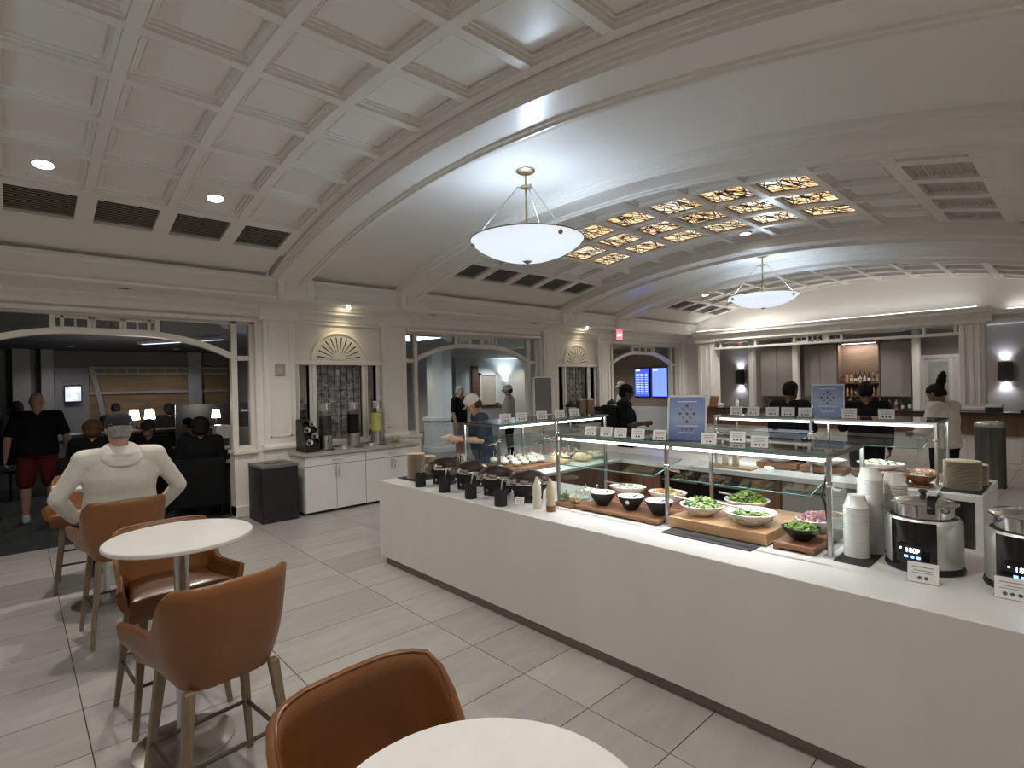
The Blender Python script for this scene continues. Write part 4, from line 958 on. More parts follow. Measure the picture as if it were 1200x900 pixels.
# boards and slates
def board(name, label, x0, y0, x1, y1, th, m, z=CT, feet=False):
    o = thing(name, label, 'board', ((x0+x1)/2,(y0+y1)/2,z)); X, Y = (x1-x0)/2, (y1-y0)/2
    MB().box(-X,-Y,.012 if feet else 0,X,Y,th).build('slab', m, o, bevel=.004)
    if feet:
        for s in (-1,1): MB().box(s*X*.8-.02,-Y,0,s*X*.8+.02,Y,.012).build('foot', m, o)
    return o
board('slate_mat', 'thin black slate mat under the thick maple board', -1.90, 3.05, -1.32, 3.62, .006, M['slate'])
board('serving_board', 'thick pale maple board carrying three salad bowls', -1.93, 3.20, -1.29, 3.86, .07, M['maple'], CT+.006)
board('serving_board', 'walnut footed board under the black bowl of greens', -1.255, 3.20, -1.035, 3.71, .045, M['wood'], CT, True)
board('serving_board', 'long walnut board under the three dark dip bowls', -2.72, 3.17, -1.99, 3.50, .035, M['wood'], CT, True)
board('serving_board', 'small walnut board carrying little jars of toppings', -2.94, 3.16, -2.73, 3.36, .03, M['wood'])
board('serving_board', 'walnut board under the two large oval white bowls', -2.86, 3.55, -2.02, 3.86, .03, M['wood'])
zm = CT+.076
bowl((-1.775,3.37,zm), .148, .075, 'white bowl of pale kale salad at the left of the maple board', M['whitec'], None, (('leaf',FM['pale_green'],150,.85,.024,.05),('leaf',FM['dark_green'],70,.8,.022,.045),('leaf',FM['lettuce'],60,.9,.02,.05)), spoon=True)
bowl((-1.62,3.70,zm), .148, .075, 'white bowl of bright green salad with orange bits at the back of the maple board', M['whitec'], None, (('leaf',FM['lettuce'],190,.9,.026,.055),('leaf',FM['dark_green'],50,.9,.02,.05),('chunk',FM['orange'],16,1.1,.008,.05)), spoon=True)
bowl((-1.45,3.36,zm), .155, .08, 'white bowl half full of leafy salad at the right of the maple board', M['whitec'], None, (('leaf',FM['pale_green'],80,.55,.022,.05),('leaf',FM['lettuce'],60,.5,.022,.05),('leaf',FM['dark_green'],40,.5,.02,.04),('chunk',FM['white'],14,.7,.01,.05)), spoon=True)
bowl((-1.145,3.33,CT+.045), .105, .075, 'black bowl of cucumber and greens on the walnut board', M['blackgloss'], None, (('leaf',FM['lettuce'],110,.85,.024,.04),('leaf',FM['dark_green'],60,.8,.022,.04),('chunk',FM['pale_green'],24,1.0,.013,.03)))
bowl((-1.155,3.57,CT+.045), .10, .075, 'white bowl of pink onion slices behind the black bowl', M['whitec'], None, (('chunk',FM['pink'],70,.85,.014,.05),('chunk',FM['purple'],40,.85,.014,.05)))
bowl((-1.14,3.84,CT), .105, .10, 'white bowl of grated carrot at the back by the guard end', M['whitec'], None, (('chunk',FM['orange'],110,.85,.009,.03),))
for k, (x, y, f, lab) in enumerate(((-2.56,3.31,'white','dark conical dip bowl farthest left, filled with white dip'),(-2.315,3.33,'cream','dark conical dip bowl in the middle with a hanging tag'),(-2.08,3.33,'white','dark conical dip bowl nearest the post, filled with cream dip'))):
    t = bowl((x,y,CT+.035), .098, .10, lab, M['blackmatte'], M['whitec'], (('dip',FM[f],0,.82,0,0),))
    if k == 1: MB().lathe([(0,0),(.014,0),(.014,.003),(0,.003)], 14).tf(Matrix.Translation((.03,-.088,.07)) @ Matrix.Rotation(PI/2,4,'X')).build('tag', M['paper'], t)
    s = MB(); s.ring([(.0,0,.085),(.05,-.03,.11),(.10,-.07,.13)], .005, 6); s.build('spoon', M['blackgloss'], t, smooth=50)
bowl((-2.61,3.71,CT+.03), .155, .085, 'large oval white bowl of pale cheese with tongs, farther left', M['whitec'], None, (('chunk',FM['white'],90,.7,.014,.04),('chunk',FM['cream'],50,.72,.012,.04)), .72, .3, True)
bowl((-2.24,3.71,CT+.03), .15, .09, 'large oval white bowl of peppers and pale lettuce, behind the post', M['whitec'], None, (('chunk',FM['orange'],26,.75,.016,.04),('chunk',FM['yellow'],22,.75,.014,.04),('leaf',FM['pale_green'],50,.75,.02,.035),('chunk',FM['red'],10,.8,.012,.04)), .72, .3)
for k, (x, y, f, lab) in enumerate(((-2.88,3.24,'lettuce','small glass jar of green toppings on the little walnut board'),(-2.80,3.27,'white','small glass jar of white toppings on the little walnut board'),(-2.755,3.22,'pasta','small glass jar of golden croutons on the little walnut board'),(-2.86,3.46,'white','glass jar of white onions behind the little walnut board'),(-2.77,3.50,'white','glass jar of feta beside the guard post'))):
    z = CT+.03 if k < 3 else CT
    t = thing('topping_jar', lab, 'jar', (x,y,z)); r = .034 if k < 3 else .045; h = .055 if k < 3 else .10
    MB().lathe([(0,0),(r*.9,0),(r,.008),(r,h),(r-.004,h),(r-.004,.01),(0,.008)], 18).build('jar', M['glass'], t, smooth=40)
    mb = MB(); chunks(mb, 0, 0, h*.5, r*.75, 26, .010, .02); chunks(mb, 0, 0, h*.85, r*.75, 18, .010, .015); mb.build('toppings', FM[f], t, kind='stuff')
    s = MB(); s.ring([(0,0,h*.5),(.012,-.004,h+.03)], .004, 6); s.ball((.013,-.004,h+.035),.008,8,6); s.build('spoon', M['steel'], t, smooth=50)
# chafing pots
def chafing(loc, rz, label, tilt=0):
    t = thing('chafing_pot', label, 'chafing pot', loc, rz)
    MB().lathe([(0,0),(.10,0),(.105,.01),(.09,.04),(.12,.08),(.165,.13),(.17,.16),(.0,.16)], 28).build('body', M['blackmatte'], t, smooth=45)
    MB().lathe([(.168,.155),(.186,.16),(.188,.17),(.17,.178)], 32).build('rim', M['chrome'], t, smooth=45)
    l = MB(); l.lathe([(.182,.175),(.178,.185),(.15,.215),(.10,.243),(.05,.256),(0,.26)], 32)
    l.build('dome_lid', M['bronze'], t, smooth=50)
    MB().lathe([(.184,.172),(.187,.176),(.184,.182)], 32).build('lid_rim', M['chrome'], t, smooth=50)
    h = MB(); h.box(-.17,-.13,.15,-.11,-.09,.20, Matrix.Rotation(.2,4,'Z')); h.cyl((-.16,-.12,.19),(-.12,-.16,.19),.016,n=10); h.build('hinge', M['chrome'], t, smooth=40)
    g = MB(); g.ring([(.05,-.17,.19),(.06,-.21,.20),(.0,-.215,.20),(-.01,-.175,.19)], .008, 6); g.build('handle', M['chrome'], t, smooth=40)
    for a in (0,1,2,3):
        MB().cyl((.12*math.cos(a*PI/2+.8), .12*math.sin(a*PI/2+.8),.004),(.13*math.cos(a*PI/2+.8),.13*math.sin(a*PI/2+.8),.10),.014,n=8).build('leg', M['black'], t)
    return t
cps = ['chafing pot with a dark dome lid nearest the plate stacks','second chafing pot with a dark dome lid','third chafing pot with a brownish dome lid','chafing pot with a dark dome lid beside the dressing bottles']
cx = [(-4.40,3.16),(-4.0,3.16),(-3.60,3.15),(-3.20,3.14)]
for k, (x, y) in enumerate(cx):
    chafing((x,y,CT), .5, cps[k])
    u = thing('ladle_holder', f'black round ladle holder with a steel handle before the {["first","second","third","fourth"][k]} chafing pot', 'ladle holder', (x-.05, y-.27, CT))
    MB().lathe([(0,0),(.05,0),(.052,.005),(.052,.13),(.047,.13),(.047,.01),(0,.01)], 20).build('cup', M['blackmatte'], u, smooth=40)
    MB().ring([(.01,0,.02),(.0,.01,.14),(-.005,.03,.20),(.0,.05,.22)], [.006,.007,.010,.008], 8).build('ladle', M['chrome'], u, smooth=50)
for k, (x, y, c1, c2, lab) in enumerate(((-2.955,2.99,(.66,.64,.52),None,'pale cream squeeze bottle of dressing'),(-2.82,3.0,(.50,.40,.27),(.16,.07,.03),'tan squeeze bottle of dressing with a brown layer'))):
    t = thing('dressing_bottle', lab, 'bottle', (x,y,CT)); m1 = mat('dressing_%d' % k, c1, .35, var=.06)
    MB().lathe([(0,.045 if c2 else 0),(.033,.045 if c2 else 0),(.036,.05 if c2 else .006),(.036,.06),(.030,.085),(.036,.11),(.033,.14),(.034,.17),(.022,.205),(.012,.235),(.009,.25),(0,.25)], 20).build('body', m1, t, smooth=50)
    if c2: MB().lathe([(0,0),(.034,0),(.036,.006),(.036,.046),(0,.046)], 20).build('sediment', mat('dark_vinegar', c2, .3, var=.1), t, smooth=50)
# kraft plates
def plate_stack(loc, n, w, h, label, rz=0, oct_=True):
    """every plate is its own thing"""
    me = None; q = 22
    for k in range(n):
        if me is None:
            mb = MB(); r = w/2
            lv = [(.70,0),(.86,.0045),(1.0,.005),(1.0,.0072),(.85,.007),(.70,.003)]
            vs_ = [(r*s*(math.cos(i*2*PI/q)), r*s*math.sin(i*2*PI/q), z) for s, z in lv for i in range(q)]
            fs = [(i*q+j, i*q+(j+1)%q, (i+1)*q+(j+1)%q, (i+1)*q+j) for i in range(len(lv)-1) for j in range(q)] + [tuple(range(q-1,-1,-1)), tuple((len(lv)-1)*q+j for j in range(q))]
            mb.add(vs_, fs); o = mb.build('kraft_plate', M['kraft']); me = o.data
        else: o = link('kraft_plate', me)
        o.location = (loc[0]+rng.uniform(-.002,.002), loc[1]+rng.uniform(-.002,.002), loc[2]+k*h/n); o.rotation_euler = (0,0,rz+rng.uniform(-.04,.04))
        tag(o, label if k < n-1 else label.replace('brown kraft plate in', 'topmost brown kraft plate on'), 'plate', label.replace('brown kraft plate in', 'plates of'))
plate_stack((-4.88,3.12,CT+.006), 24, .20, .26, 'brown kraft plate in the front stack beside the chafing pots', .3)
plate_stack((-5.0,3.34,CT+.006), 20, .20, .20, 'brown kraft plate in the shorter stack at the counter corner', .1)
board('slate_mat', 'thin black slate mat under the kraft plates on the front counter', -5.045, 2.98, -4.70, 3.52, .006, M['slate'])
plate_stack((-.745,5.93,CT+.006), 26, .26, .24, 'brown kraft plate in the stack on the rear counter', .2)
plate_stack((-.73,6.22,CT+.006), 20, .26, .18, 'brown kraft plate in the shorter stack behind on the rear counter', .2)
board('slate_mat', 'black slate mat under the kraft plates on the rear counter', -.87, 5.72, -.60, 6.42, .006, M['slate'])
# pot of wooden picks
t = thing('utensil_pot', 'dark pot of pale wooden chopsticks behind the first chafing pot', 'utensil pot', (-4.62,3.52,CT))
MB().lathe([(0,0),(.05,0),(.055,.12),(.05,.12),(.046,.01),(0,.01)], 16).build('pot', M['black'], t, smooth=40)
s = MB()
for k in range(9): a = k*2.3; s.ring([(.02*math.cos(a),.02*math.sin(a),.02),(.05*math.cos(a),.05*math.sin(a),.24)], .004, 5)
s.build('chopsticks', FM['cream'], t)
# white paper bowl stacks near the guard end
def cup_stack(loc, n, r, pitch, label):
    me = None
    for k in range(n):
        if me is None:
            o = MB().lathe([(r*.70,0),(r*.98,.062),(r*1.04,.064),(r*1.04,.069),(r*.97,.069),(r*.68,.003),(0,.003)], 20).build('paper_bowl', M['whitec'], smooth=50); me = o.data; mm = o
        else: o = link('paper_bowl', me)
        # stacked upside down
        o.location = (loc[0], loc[1], loc[2]+.069+k*pitch); o.rotation_euler = (PI,0,0)
        tag(o, label if k < n-1 else label.replace('white paper bowl in', 'topmost white paper bowl on'), 'paper bowl', label.replace('white paper bowl in', 'bowls of'))
cup_stack((-.875,3.37,CT+.006), 22, .06, .0125, 'white paper bowl in the lower front stack by the soup kettle')
cup_stack((-.838,3.50,CT+.006), 33, .06, .0125, 'white paper bowl in the tall stack by the soup kettle')
cup_stack((-.875,3.63,CT+.006), 27, .06, .0125, 'white paper bowl in the back left stack near the guard glass')
cup_stack((-.755,3.64,CT+.006), 30, .06, .0125, 'white paper bowl in the back right stack behind the kettle')
board('slate_mat', 'black slate mat under the white paper bowl stacks', -.945, 3.20, -.78, 3.74, .006, M['slate'])
# soup kettles
M['satin'] = mat('satin_aluminium', (.66,.66,.65), .42, metal=.75, var=.06, vs_=10, stretch=(6,6,.3))
def kettle(loc, rz, label, text):
    t = thing('soup_kettle', label, 'soup kettle', loc, rz)     # display faces -y
    R_ = .158
    MB().lathe([(0,0),(R_+.006,0),(R_+.01,.01),(R_+.004,.03),(0,.03)], 40).build('base', M['black'], t, smooth=40)
    MB().lathe([(R_,.03),(R_+.004,.05),(R_+.002,.245),(R_-.012,.265),(R_-.02,.262)], 48).build('body', M['satin'], t, smooth=40)
    n = 14; pv = []; w0 = .62
    p = MB(); p.grid(lambda u, v: ((R_+.006)*math.sin(-w0+2*w0*u), -(R_+.006)*math.cos(-w0+2*w0*u), .022+.235*v), n, 2); p.build('front_panel', M['blackgloss'], t, smooth=60)
    MB().lathe([(R_-.012,.262),(R_-.02,.268),(R_-.03,.262)], 40).build('well_rim', M['black'], t, smooth=40)
    MB().lathe([(R_-.032,.25),(R_-.032,.325),(R_-.012,.33),(R_-.012,.335),(R_-.04,.334),(R_-.04,.25)], 44).build('insert', M['chrome'], t, smooth=40)
    l = MB(); l.lathe([(R_-.016,.336),(R_-.025,.345),(.06,.36),(0,.364)], 40); l.build('lid', M['chrome'], t, smooth=40)
    k = MB(); k.lathe([(0,.362),(.016,.364),(.012,.378),(.02,.388),(.016,.396),(0,.398)], 16); k.build('lid_knob', M['black'], t, smooth=50)
    h = MB(); h.box(.055,-.125,.30,.085,-.112,.385); h.box(.055,-.125,.37,.085,-.08,.385); h.build('hinge_handle', M['black'], t)
    MB().ring([(-.02,.02,.30),(.06,-.05,.34),(.10,-.09,.40)], [.01,.009,.011], 8).build('ladle', M['chrome'], t, smooth=50)
    d = MB().box(-.062,-R_-.012,.055,.045,-R_-.002,.145).build('display', M['blackgloss'], t, bevel=.002)
    text_mesh('readout', text, .032, emit_mat('blue_white_digits', (.55,.70,1), 4), d, (.005,-R_-.0135,.115), (PI/2,0,0), .0004)
    ic = MB()
    for q in range(3): ic.box(-.03+q*.026,-R_-.0135,.078,-.014+q*.026,-R_-.0125,.090)
    ic.build('indicator', emit_mat('blue_indicator', (.15,.30,1), 2), d); MB().lathe([(0,0),(.004,0)], 10).tf(Matrix.Translation((-.045,-R_-.0135,.122)) @ Matrix.Rotation(PI/2,4,'X')).build('lamp', emit_mat('white_indicator', (.9,.95,1), 4), d)
kettle((-.588,3.42,CT), -.13, 'silver soup kettle with a black front and blue temperature display', '180F')
kettle((-.19,3.40,CT), -.10, 'silver soup kettle cut by the right edge of the picture', '180F')
# rear counter food
board('serving_board', 'small maple board under the rear dressing bottles', -2.90, 5.72, -2.45, 5.90, .02, M['maple'])
for k, (x, c1, lab) in enumerate(((-2.78,(.66,.62,.50),'pale dressing bottle on the rear counter'),(-2.66,(.50,.42,.30),'tan dressing bottle on the rear counter'))):
    t = thing('dressing_bottle', lab, 'bottle', (x,5.82,CT+.02)); MB().lathe([(0,0),(.033,0),(.036,.006),(.034,.12),(.022,.16),(.010,.19),(0,.19)], 16).build('body', mat('rear_dressing_%d' % k, c1, .35, var=.06), t, smooth=50); MB().lathe([(0,.19),(.012,.19),(.006,.22),(0,.22)], 12).build('nozzle', M['paper'], t, smooth=50)
for k, (x, y, f, f2, lab) in enumerate(((-2.30,6.10,'orange','cream','wide white bowl of mixed fruit on the rear counter, left one'),(-1.85,6.08,'cream','white','wide white bowl of pale melon on the rear counter, middle one'),(-1.38,6.12,'lettuce','white','wide white bowl of green salad on the rear counter, right one'))):
    board('wood_riser', ['left wooden riser on the rear counter','middle wooden riser on the rear counter','right wooden riser on the rear counter'][k], x-.21, y-.11, x+.21, y+.11, .07, M['wood'], CT, True)
    bowl((x,y,CT+.07), .20, .075, lab, M['whitec'], None, (('chunk',FM[f],80,.8,.016,.04),('chunk',FM[f2],80,.8,.016,.04)), .7)
for k, (x, y, lab) in enumerate(((-1.24,5.80,'shallow maple tray of sandwiches on the rear counter'),(-1.05,6.25,'shallow maple tray of wraps at the back of the rear counter'))):
    t = thing('food_tray', lab, 'tray', (x,y,CT)); MB().box(-.13,-.10,0,.13,.10,.065).build('tray', M['maple'], t, bevel=.004)
    mb = MB(); chunks(mb, 0, 0, .07, .09, 30, .022, .02); mb.build('sandwiches', FM['bread'], t, kind='stuff'); mb = MB(); chunks(mb, 0, 0, .085, .09, 16, .012, .02); mb.build('filling', FM['pink'], t, kind='stuff')
t = bowl((-1.02,5.86,CT+.02), .115, .085, 'brown wooden bowl with tongs at the end of the rear counter', M['wood'], None, (('chunk',FM['white'],60,.75,.014,.03),('leaf',FM['pale_green'],20,.85,.02,.03)), spoon=True)
board('serving_board', 'walnut block under the brown wooden bowl', -1.11, 5.76, -.94, 5.96, .02, M['wood'])
# left counter food: rolls with picks, breads, platters
board('serving_board', 'long dark tray of sandwich rolls on the left counter', -4.86, 4.05, -4.25, 4.62, .05, M['wood'])
k = 0
for i in range(4):
    for j in range(3):
        t = thing('sandwich_roll', 'pale sandwich roll held by a wooden pick on the dark tray', 'sandwich', (-4.78+j*.19+rng.uniform(-.01,.01), 4.13+i*.135, CT+.05), rng.uniform(-.3,.3), 'sandwich rolls on the left counter')
        MB().ball((0,0,.035),(.065,.045,.035),12,7).build('roll', FM['white'], t, smooth=60)
        MB().lathe([(0,.024),(.062,.024),(.064,.034),(.06,.042),(0,.042)], 14, sy=.7).build('filling', FM['meat'] if k % 2 else FM['lettuce'], t, smooth=50)
        MB().cyl((0,0,.03),(.004,0,.135),.003,n=5).build('pick', FM['cream'], t); k += 1
for k, (x, y, rz, lab) in enumerate(((-4.33,4.80,.4,'golden bread loaf at the near end of the left counter breads'),(-4.52,4.98,.7,'golden bread loaf in the middle of the left counter breads'),(-4.28,5.15,.2,'golden bread loaf at the far end of the left counter breads'))):
    t = thing('bread_loaf', lab, 'bread', (x,y,CT), rz)
    MB().ball((0,0,.05),(.13,.075,.05),16,8).build('loaf', FM['bread'], t, smooth=60)
    s = MB(); 
    for q in range(4): s.ring([(-.08+q*.05,-.04,.088),(-.06+q*.05,0,.103),(-.05+q*.05,.04,.088)], .007, 5)
    s.build('scoring', FM['cream'], t, smooth=50)
for k, (x, y, f, lab) in enumerate(((-4.35,5.45,'cream','white platter of cheese at the far end of the left counter'),(-4.72,5.25,'pink','white platter of cold meat on the left counter'),(-4.78,4.78,'white','white platter of rolls beside the bread on the left counter'))):
    t = thing('platter', lab, 'platter', (x,y,CT)); MB().lathe([(0,.03),(.10,.03),(.16,.05),(.165,.056),(.155,.056),(.10,.04),(0,.038)], 28).build('dish', M['whitec'], t, smooth=50); MB().lathe([(0,0),(.06,0),(.05,.03),(0,.03)], 20).build('foot', M['whitec'], t, smooth=50)
    mb = MB(); chunks(mb, 0, 0, .05, .11, 60, .02, .05); mb.build('food_pieces', FM[f], t, kind='stuff')
t = thing('food_tray', 'long wooden tray heaped with pale noodles inside the left counter', 'tray', (-4.22,5.0,CT)); t.location = (-4.80,5.505,CT)
MB().box(-.2,-.09,0,.2,.09,.05).build('tray', M['maple'], t, bevel=.004); mb = MB(); chunks(mb, 0, 0, .05, .09, 90, .014, .06, 1.8, .9); mb.build('noodles', FM['cream'], t, kind='stuff')
# tongs hanging etc. on the left guard
t = thing('tongs', 'steel tongs lying across the platter of cold meat', 'tongs', (-4.72,5.25,CT+.10), .6)
MB().ring([(-.12,0,.0),(0,.02,.02),(.12,.0,.0)], .006, 6).build('arm', M['steel'], t, smooth=50); MB().ring([(-.12,0,.0),(0,-.02,.02),(.12,.0,.0)], .006, 6).build('arm', M['steel'], t, smooth=50)
# ------------------------------------------------------------------ people
def V3(p): return Vector(p)
def chain(mb, pts, rad, n=12):
    mb.ring(pts, rad, n)
    for p, r in zip(pts, rad): mb.ball(p, r*.99, n, 8)
def loft(mb, rings, n=18):
    vs_ = []
    for c, l, f, a, b in rings:
        for k in range(n):
            q = 2*PI*k/n; e = .82
            cx_ = math.copysign(abs(math.cos(q))**e, math.cos(q)); sy_ = math.copysign(abs(math.sin(q))**e, math.sin(q))
            vs_.append(V3(c)+V3(l)*(a*cx_)+V3(f)*(b*sy_))
    m_ = len(rings); fs = [(i*n+j, i*n+(j+1)%n, (i+1)*n+(j+1)%n, (i+1)*n+j) for i in range(m_-1) for j in range(n)] + [tuple(range(n-1,-1,-1)), tuple((m_-1)*n+j for j in range(n))]
    mb.add(vs_, fs)
def remesh(mb, name, m, parent, vox=.011, it=6, label=None):
    me = bpy.data.meshes.new('tmp'); me.from_pydata(mb.v, [], mb.f)
    bm = bmesh.new(); bm.from_mesh(me); bmesh.ops.recalc_face_normals(bm, faces=bm.faces); bm.to_mesh(me); bm.free()
    o = bpy.data.objects.new('tmp', me); sc2 = bpy.data.collections.get('tmp_coll')
    COL.objects.link(o)
    r = o.modifiers.new('r', 'REMESH'); r.mode = 'VOXEL'; r.voxel_size = vox
    s = o.modifiers.new('s', 'SMOOTH'); s.factor = .5; s.iterations = it
    dg = bpy.context.evaluated_depsgraph_get(); ev = o.evaluated_get(dg)
    nm = bpy.data.meshes.new_from_object(ev); nm.name = name
    bpy.data.objects.remove(o); bpy.data.meshes.remove(me)
    nm.materials.clear(); nm.materials.append(m); nm.polygons.foreach_set('use_smooth', [True]*len(nm.polygons))
    return link(name, nm, parent, label=label)
SKIN = {k: mat('skin_'+k, c, .55, var=.06, vs_=14) for k, c in dict(light=(.50,.29,.21), pink=(.46,.25,.19), tan=(.36,.20,.13), brown=(.16,.085,.055), dark=(.075,.04,.027)).items()}
CL = {k: mat('cloth_'+k, c, .9, spec=.12, var=.08, vs_=10, bump=.25, bs=35) for k, c in dict(white=(.70,.67,.60), offwhite=(.56,.53,.48), black=(.009,.009,.010), navy=(.035,.042,.06), maroon=(.11,.018,.022), beige=(.40,.37,.30), grey=(.20,.20,.21), khaki=(.28,.25,.2), denim=(.06,.075,.12), charcoal=(.035,.035,.038)).items()}
HAIR = {k: mat('hair_'+k, c, .75, spec=.15, var=.3, vs_=30, bump=.4, bs=120) for k, c in dict(black=(.012,.010,.009), brown=(.09,.05,.03), grey=(.28,.27,.26)).items()}
M['eye'] = mat('dark_eye', (.02,.015,.012), .2, var=.1)
M['shoe_w'] = mat('white_sneaker', (.5,.5,.49), .6, var=.1)
def person(label, loc, rz, skin='light', top='black', legs='charcoal', shoes='black', hair='black', hairstyle='short', sleeve=.45, leglen=1.0, H=1.75, fat=1.0, P=None, vox=.012, cap=None, glasses=False, look=0, tilt=0):
    """local frame: x forward, y left. P overrides joints. sleeve: 0..2 (1 elbow, 2 wrist); leglen 0..2 (1 knee, 2 ankle)"""
    t = thing('person', label, 'person', loc, rz, 'guests and staff'); k = H/1.75
    J = dict(pel=(0,0,.95), chest=(.01,0,1.40), neck=(.01,0,1.50), head=(.035,0,1.625), shl=(0,.20,1.43), shr=(0,-.20,1.43), ell=(-.02,.25,1.13), elr=(-.02,-.25,1.13), wrl=(.06,.26,.88), wrr=(.06,-.26,.88),
             hil=(0,.095,.93), hir=(0,-.095,.93), knl=(.02,.105,.50), knr=(.02,-.105,.50), anl=(-.02,.11,.09), anr=(-.02,-.11,.09), hdl=None, hdr=None)
    if P: J.update(P)
    J = {a: (V3(b)*k if b is not None else None) for a, b in J.items()}
    lat = (J['shl']-J['shr']).normalized(); upv = (J['chest']-J['pel']).normalized(); fwd = lat.cross(upv).normalized()
    sk = SKIN[skin]
    def torso(mb, g=0, s0=-.12, s1=1.0):
        R_ = []; Lg = J['chest']-J['pel']
        for f, a, b, sh in ((-.16,.10,.08,0),(-.10,.160,.120,0),(.0,.168,.125,0),(.2,.165,.125,.01*fat),(.45,.155,.118,.012*fat),(.7,.168,.122,.01),(.88,.170,.112,0),(.99,.135,.085,-.01),(1.06,.075,.06,-.01)):
            if f < s0 or f > s1+.07: continue
            fa = fat if f < .75 else (1+(fat-1)*.5)
            R_.append((J['pel']+Lg*f+fwd*sh*k, lat, fwd, (a*fa+g)*k, (b*fa+g)*k))
        loft(mb, R_)
        for s in ('shl', 'shr'): chain(mb, [J['chest']+ (J[s]-J['chest'])*.35, J[s]], [(.075+g)*k, (.062+g)*k])
    def arm(mb, s, g=0, upto=2.0, r=1.0):
        a, b, c = J['sh'+s], J['el'+s], J['wr'+s]; rr = r*k
        if upto <= 1: p = a+(b-a)*upto; chain(mb, [a, p], [(.060+g)*rr, (.060-.012*upto+g*1.3)*rr])
        else:
            p = b+(c-b)*(upto-1); chain(mb, [a, a+(b-a)*.5, b], [(.060+g)*rr, (.052+g)*rr, (.044+g)*rr]); chain(mb, [b, b+(p-b)*.35, p], [(.044+g)*rr, (.043+g)*rr, (.043-.014*(upto-1)+g)*rr])
    def hand(mb, s):
        c = J['wr'+s]; d = (c-J['el'+s]).normalized(); 
        if J['hd'+s] is not None: d = J['hd'+s].normalized()
        side = 1 if s == 'l' else -1
        pn = lat*side*-1.0; pn = (pn-d*pn.dot(d)); pn = pn.normalized() if pn.length > .05 else fwd       # palm looks inward
        ax = d.cross(pn).normalized()*side                                             # thumb side
        if ax.dot(fwd) < 0 and abs(d.z) > .5: ax = -ax
        base = c+d*.075*k
        loft(mb, [(c, ax, pn, .024*k, .02*k), (c+d*.03*k, ax, pn, .034*k, .018*k), (c+d*.065*k, ax, pn, .040*k, .016*k), (c+d*.088*k, ax, pn, .038*k, .013*k)], 12)
        for i, (o_, L_) in enumerate(((.029,.068),(.010,.078),(-.010,.072),(-.028,.056))):
            p0 = c+(d*.082+ax*o_)*k; p1 = p0+(d*.5*L_+pn*.006+ax*o_*.08)*k; p2 = p1+(d*.32*L_+pn*.024)*k; p3 = p2+(d*.15*L_+pn*.018)*k
            chain(mb, [p0, p1, p2, p3], [.0098*k, .0092*k, .0085*k, .0075*k], 8)
        p0 = c+(d*.022+ax*.026)*k; p1 = p0+(d*.030+ax*.026+pn*.008)*k; p2 = p1+(d*.032+ax*.006+pn*.012)*k; chain(mb, [p0, p1, p2], [.013*k, .0108*k, .009*k], 8)
    def leg(mb, s, g=0, upto=2.0):
        a, b, c = J['hi'+s], J['kn'+s], J['an'+s]; fr = fat*.5+.5
        if upto <= 1: p = a+(b-a)*upto; chain(mb, [a, p], [(.092*fr+g)*k, (.092*fr-.022*upto+g*1.6)*k])
        else:
            p = b+(c-b)*(upto-1); chain(mb, [a, a+(b-a)*.4, b], [(.092*fr+g)*k, (.082*fr+g)*k, (.060+g)*k]); chain(mb, [b, b+(p-b)*.3, p], [(.058+g)*k, (.058+g)*k, (.056-.018*(upto-1)+g)*k])
    # head frame
    hz = (J['head']-J['neck']).normalized(); hc = J['head']
    hf = (Matrix.Rotation(look, 3, hz) @ fwd); hf = (hf-hz*hf.dot(hz)).normalized(); hf = (hf*math.cos(tilt)+hz*math.sin(tilt)).normalized(); hl = hz.cross(hf).normalized(); hu = hf.cross(hl).normalized()
    def hp(x, y, z): return hc+(hf*x+hl*y+hu*z)*k
    body = MB()
    torso(body); chain(body, [J['chest'], J['neck'], hp(-.02,0,-.07)], [.065*k, .056*k, .054*k])
    loft(body, [(hp(.035,0,-.125), hl, hf, .030*k, .030*k), (hp(.028,0,-.11), hl, hf, .050*k, .055*k), (hp(.015,0,-.075), hl, hf, .064*k, .078*k), (hp(.0,0,-.02), hl, hf, .073*k, .093*k), (hp(-.005,0,.04), hl, hf, .076*k, .098*k), (hp(-.008,0,.085), hl, hf, .064*k, .082*k), (hp(-.008,0,.115), hl, hf, .035*k, .045*k)], 20)
    loft(body, [(hp(.085,0,.018), hl, hf, .010*k, .012*k), (hp(.097,0,-.012), hl, hf, .013*k, .016*k), (hp(.103,0,-.036), hl, hf, .018*k, .016*k), (hp(.092,0,-.045), hl, hf, .014*k, .012*k)], 10)
    loft(body, [(hp(.080,0,-.068), hl, hu, .024*k, .010*k), (hp(.092,0,-.068), hl, hu, .016*k, .007*k)], 10)
    for s in (-1, 1): body.ball(hp(-.01, s*.076, -.015), .018*k, 8, 6); body.ball(hp(-.012, s*.079, .003), .017*k, 8, 6)
    for s in 'lr': arm(body, s); hand(body, s); leg(body, s); chain(body, [J['an'+s], J['an'+s]+fwd*.10*k-V3((0,0,.05*k))], [.04*k, .032*k])
    remesh(body, 'body', sk, t, min(vox, .0085) if vox < .013 else vox, 4)
    tp = MB(); torso(tp, .022, -.13)
    for s in 'lr': arm(tp, s, .013, sleeve)
    remesh(tp, 'top', CL[top], t, vox, 5)
    lg = MB(); loft(lg, [(J['pel']+upv*.10*k, lat, fwd, .160*fat*k, .122*fat*k), (J['pel'], lat, fwd, .166*fat*k, .126*fat*k), (J['pel']-upv*.07*k, lat, fwd, .160*fat*k, .124*fat*k)])
    for s in 'lr': leg(lg, s, .014, leglen)
    remesh(lg, 'trousers' if leglen > 1 else 'shorts', CL[legs], t, vox, 5)
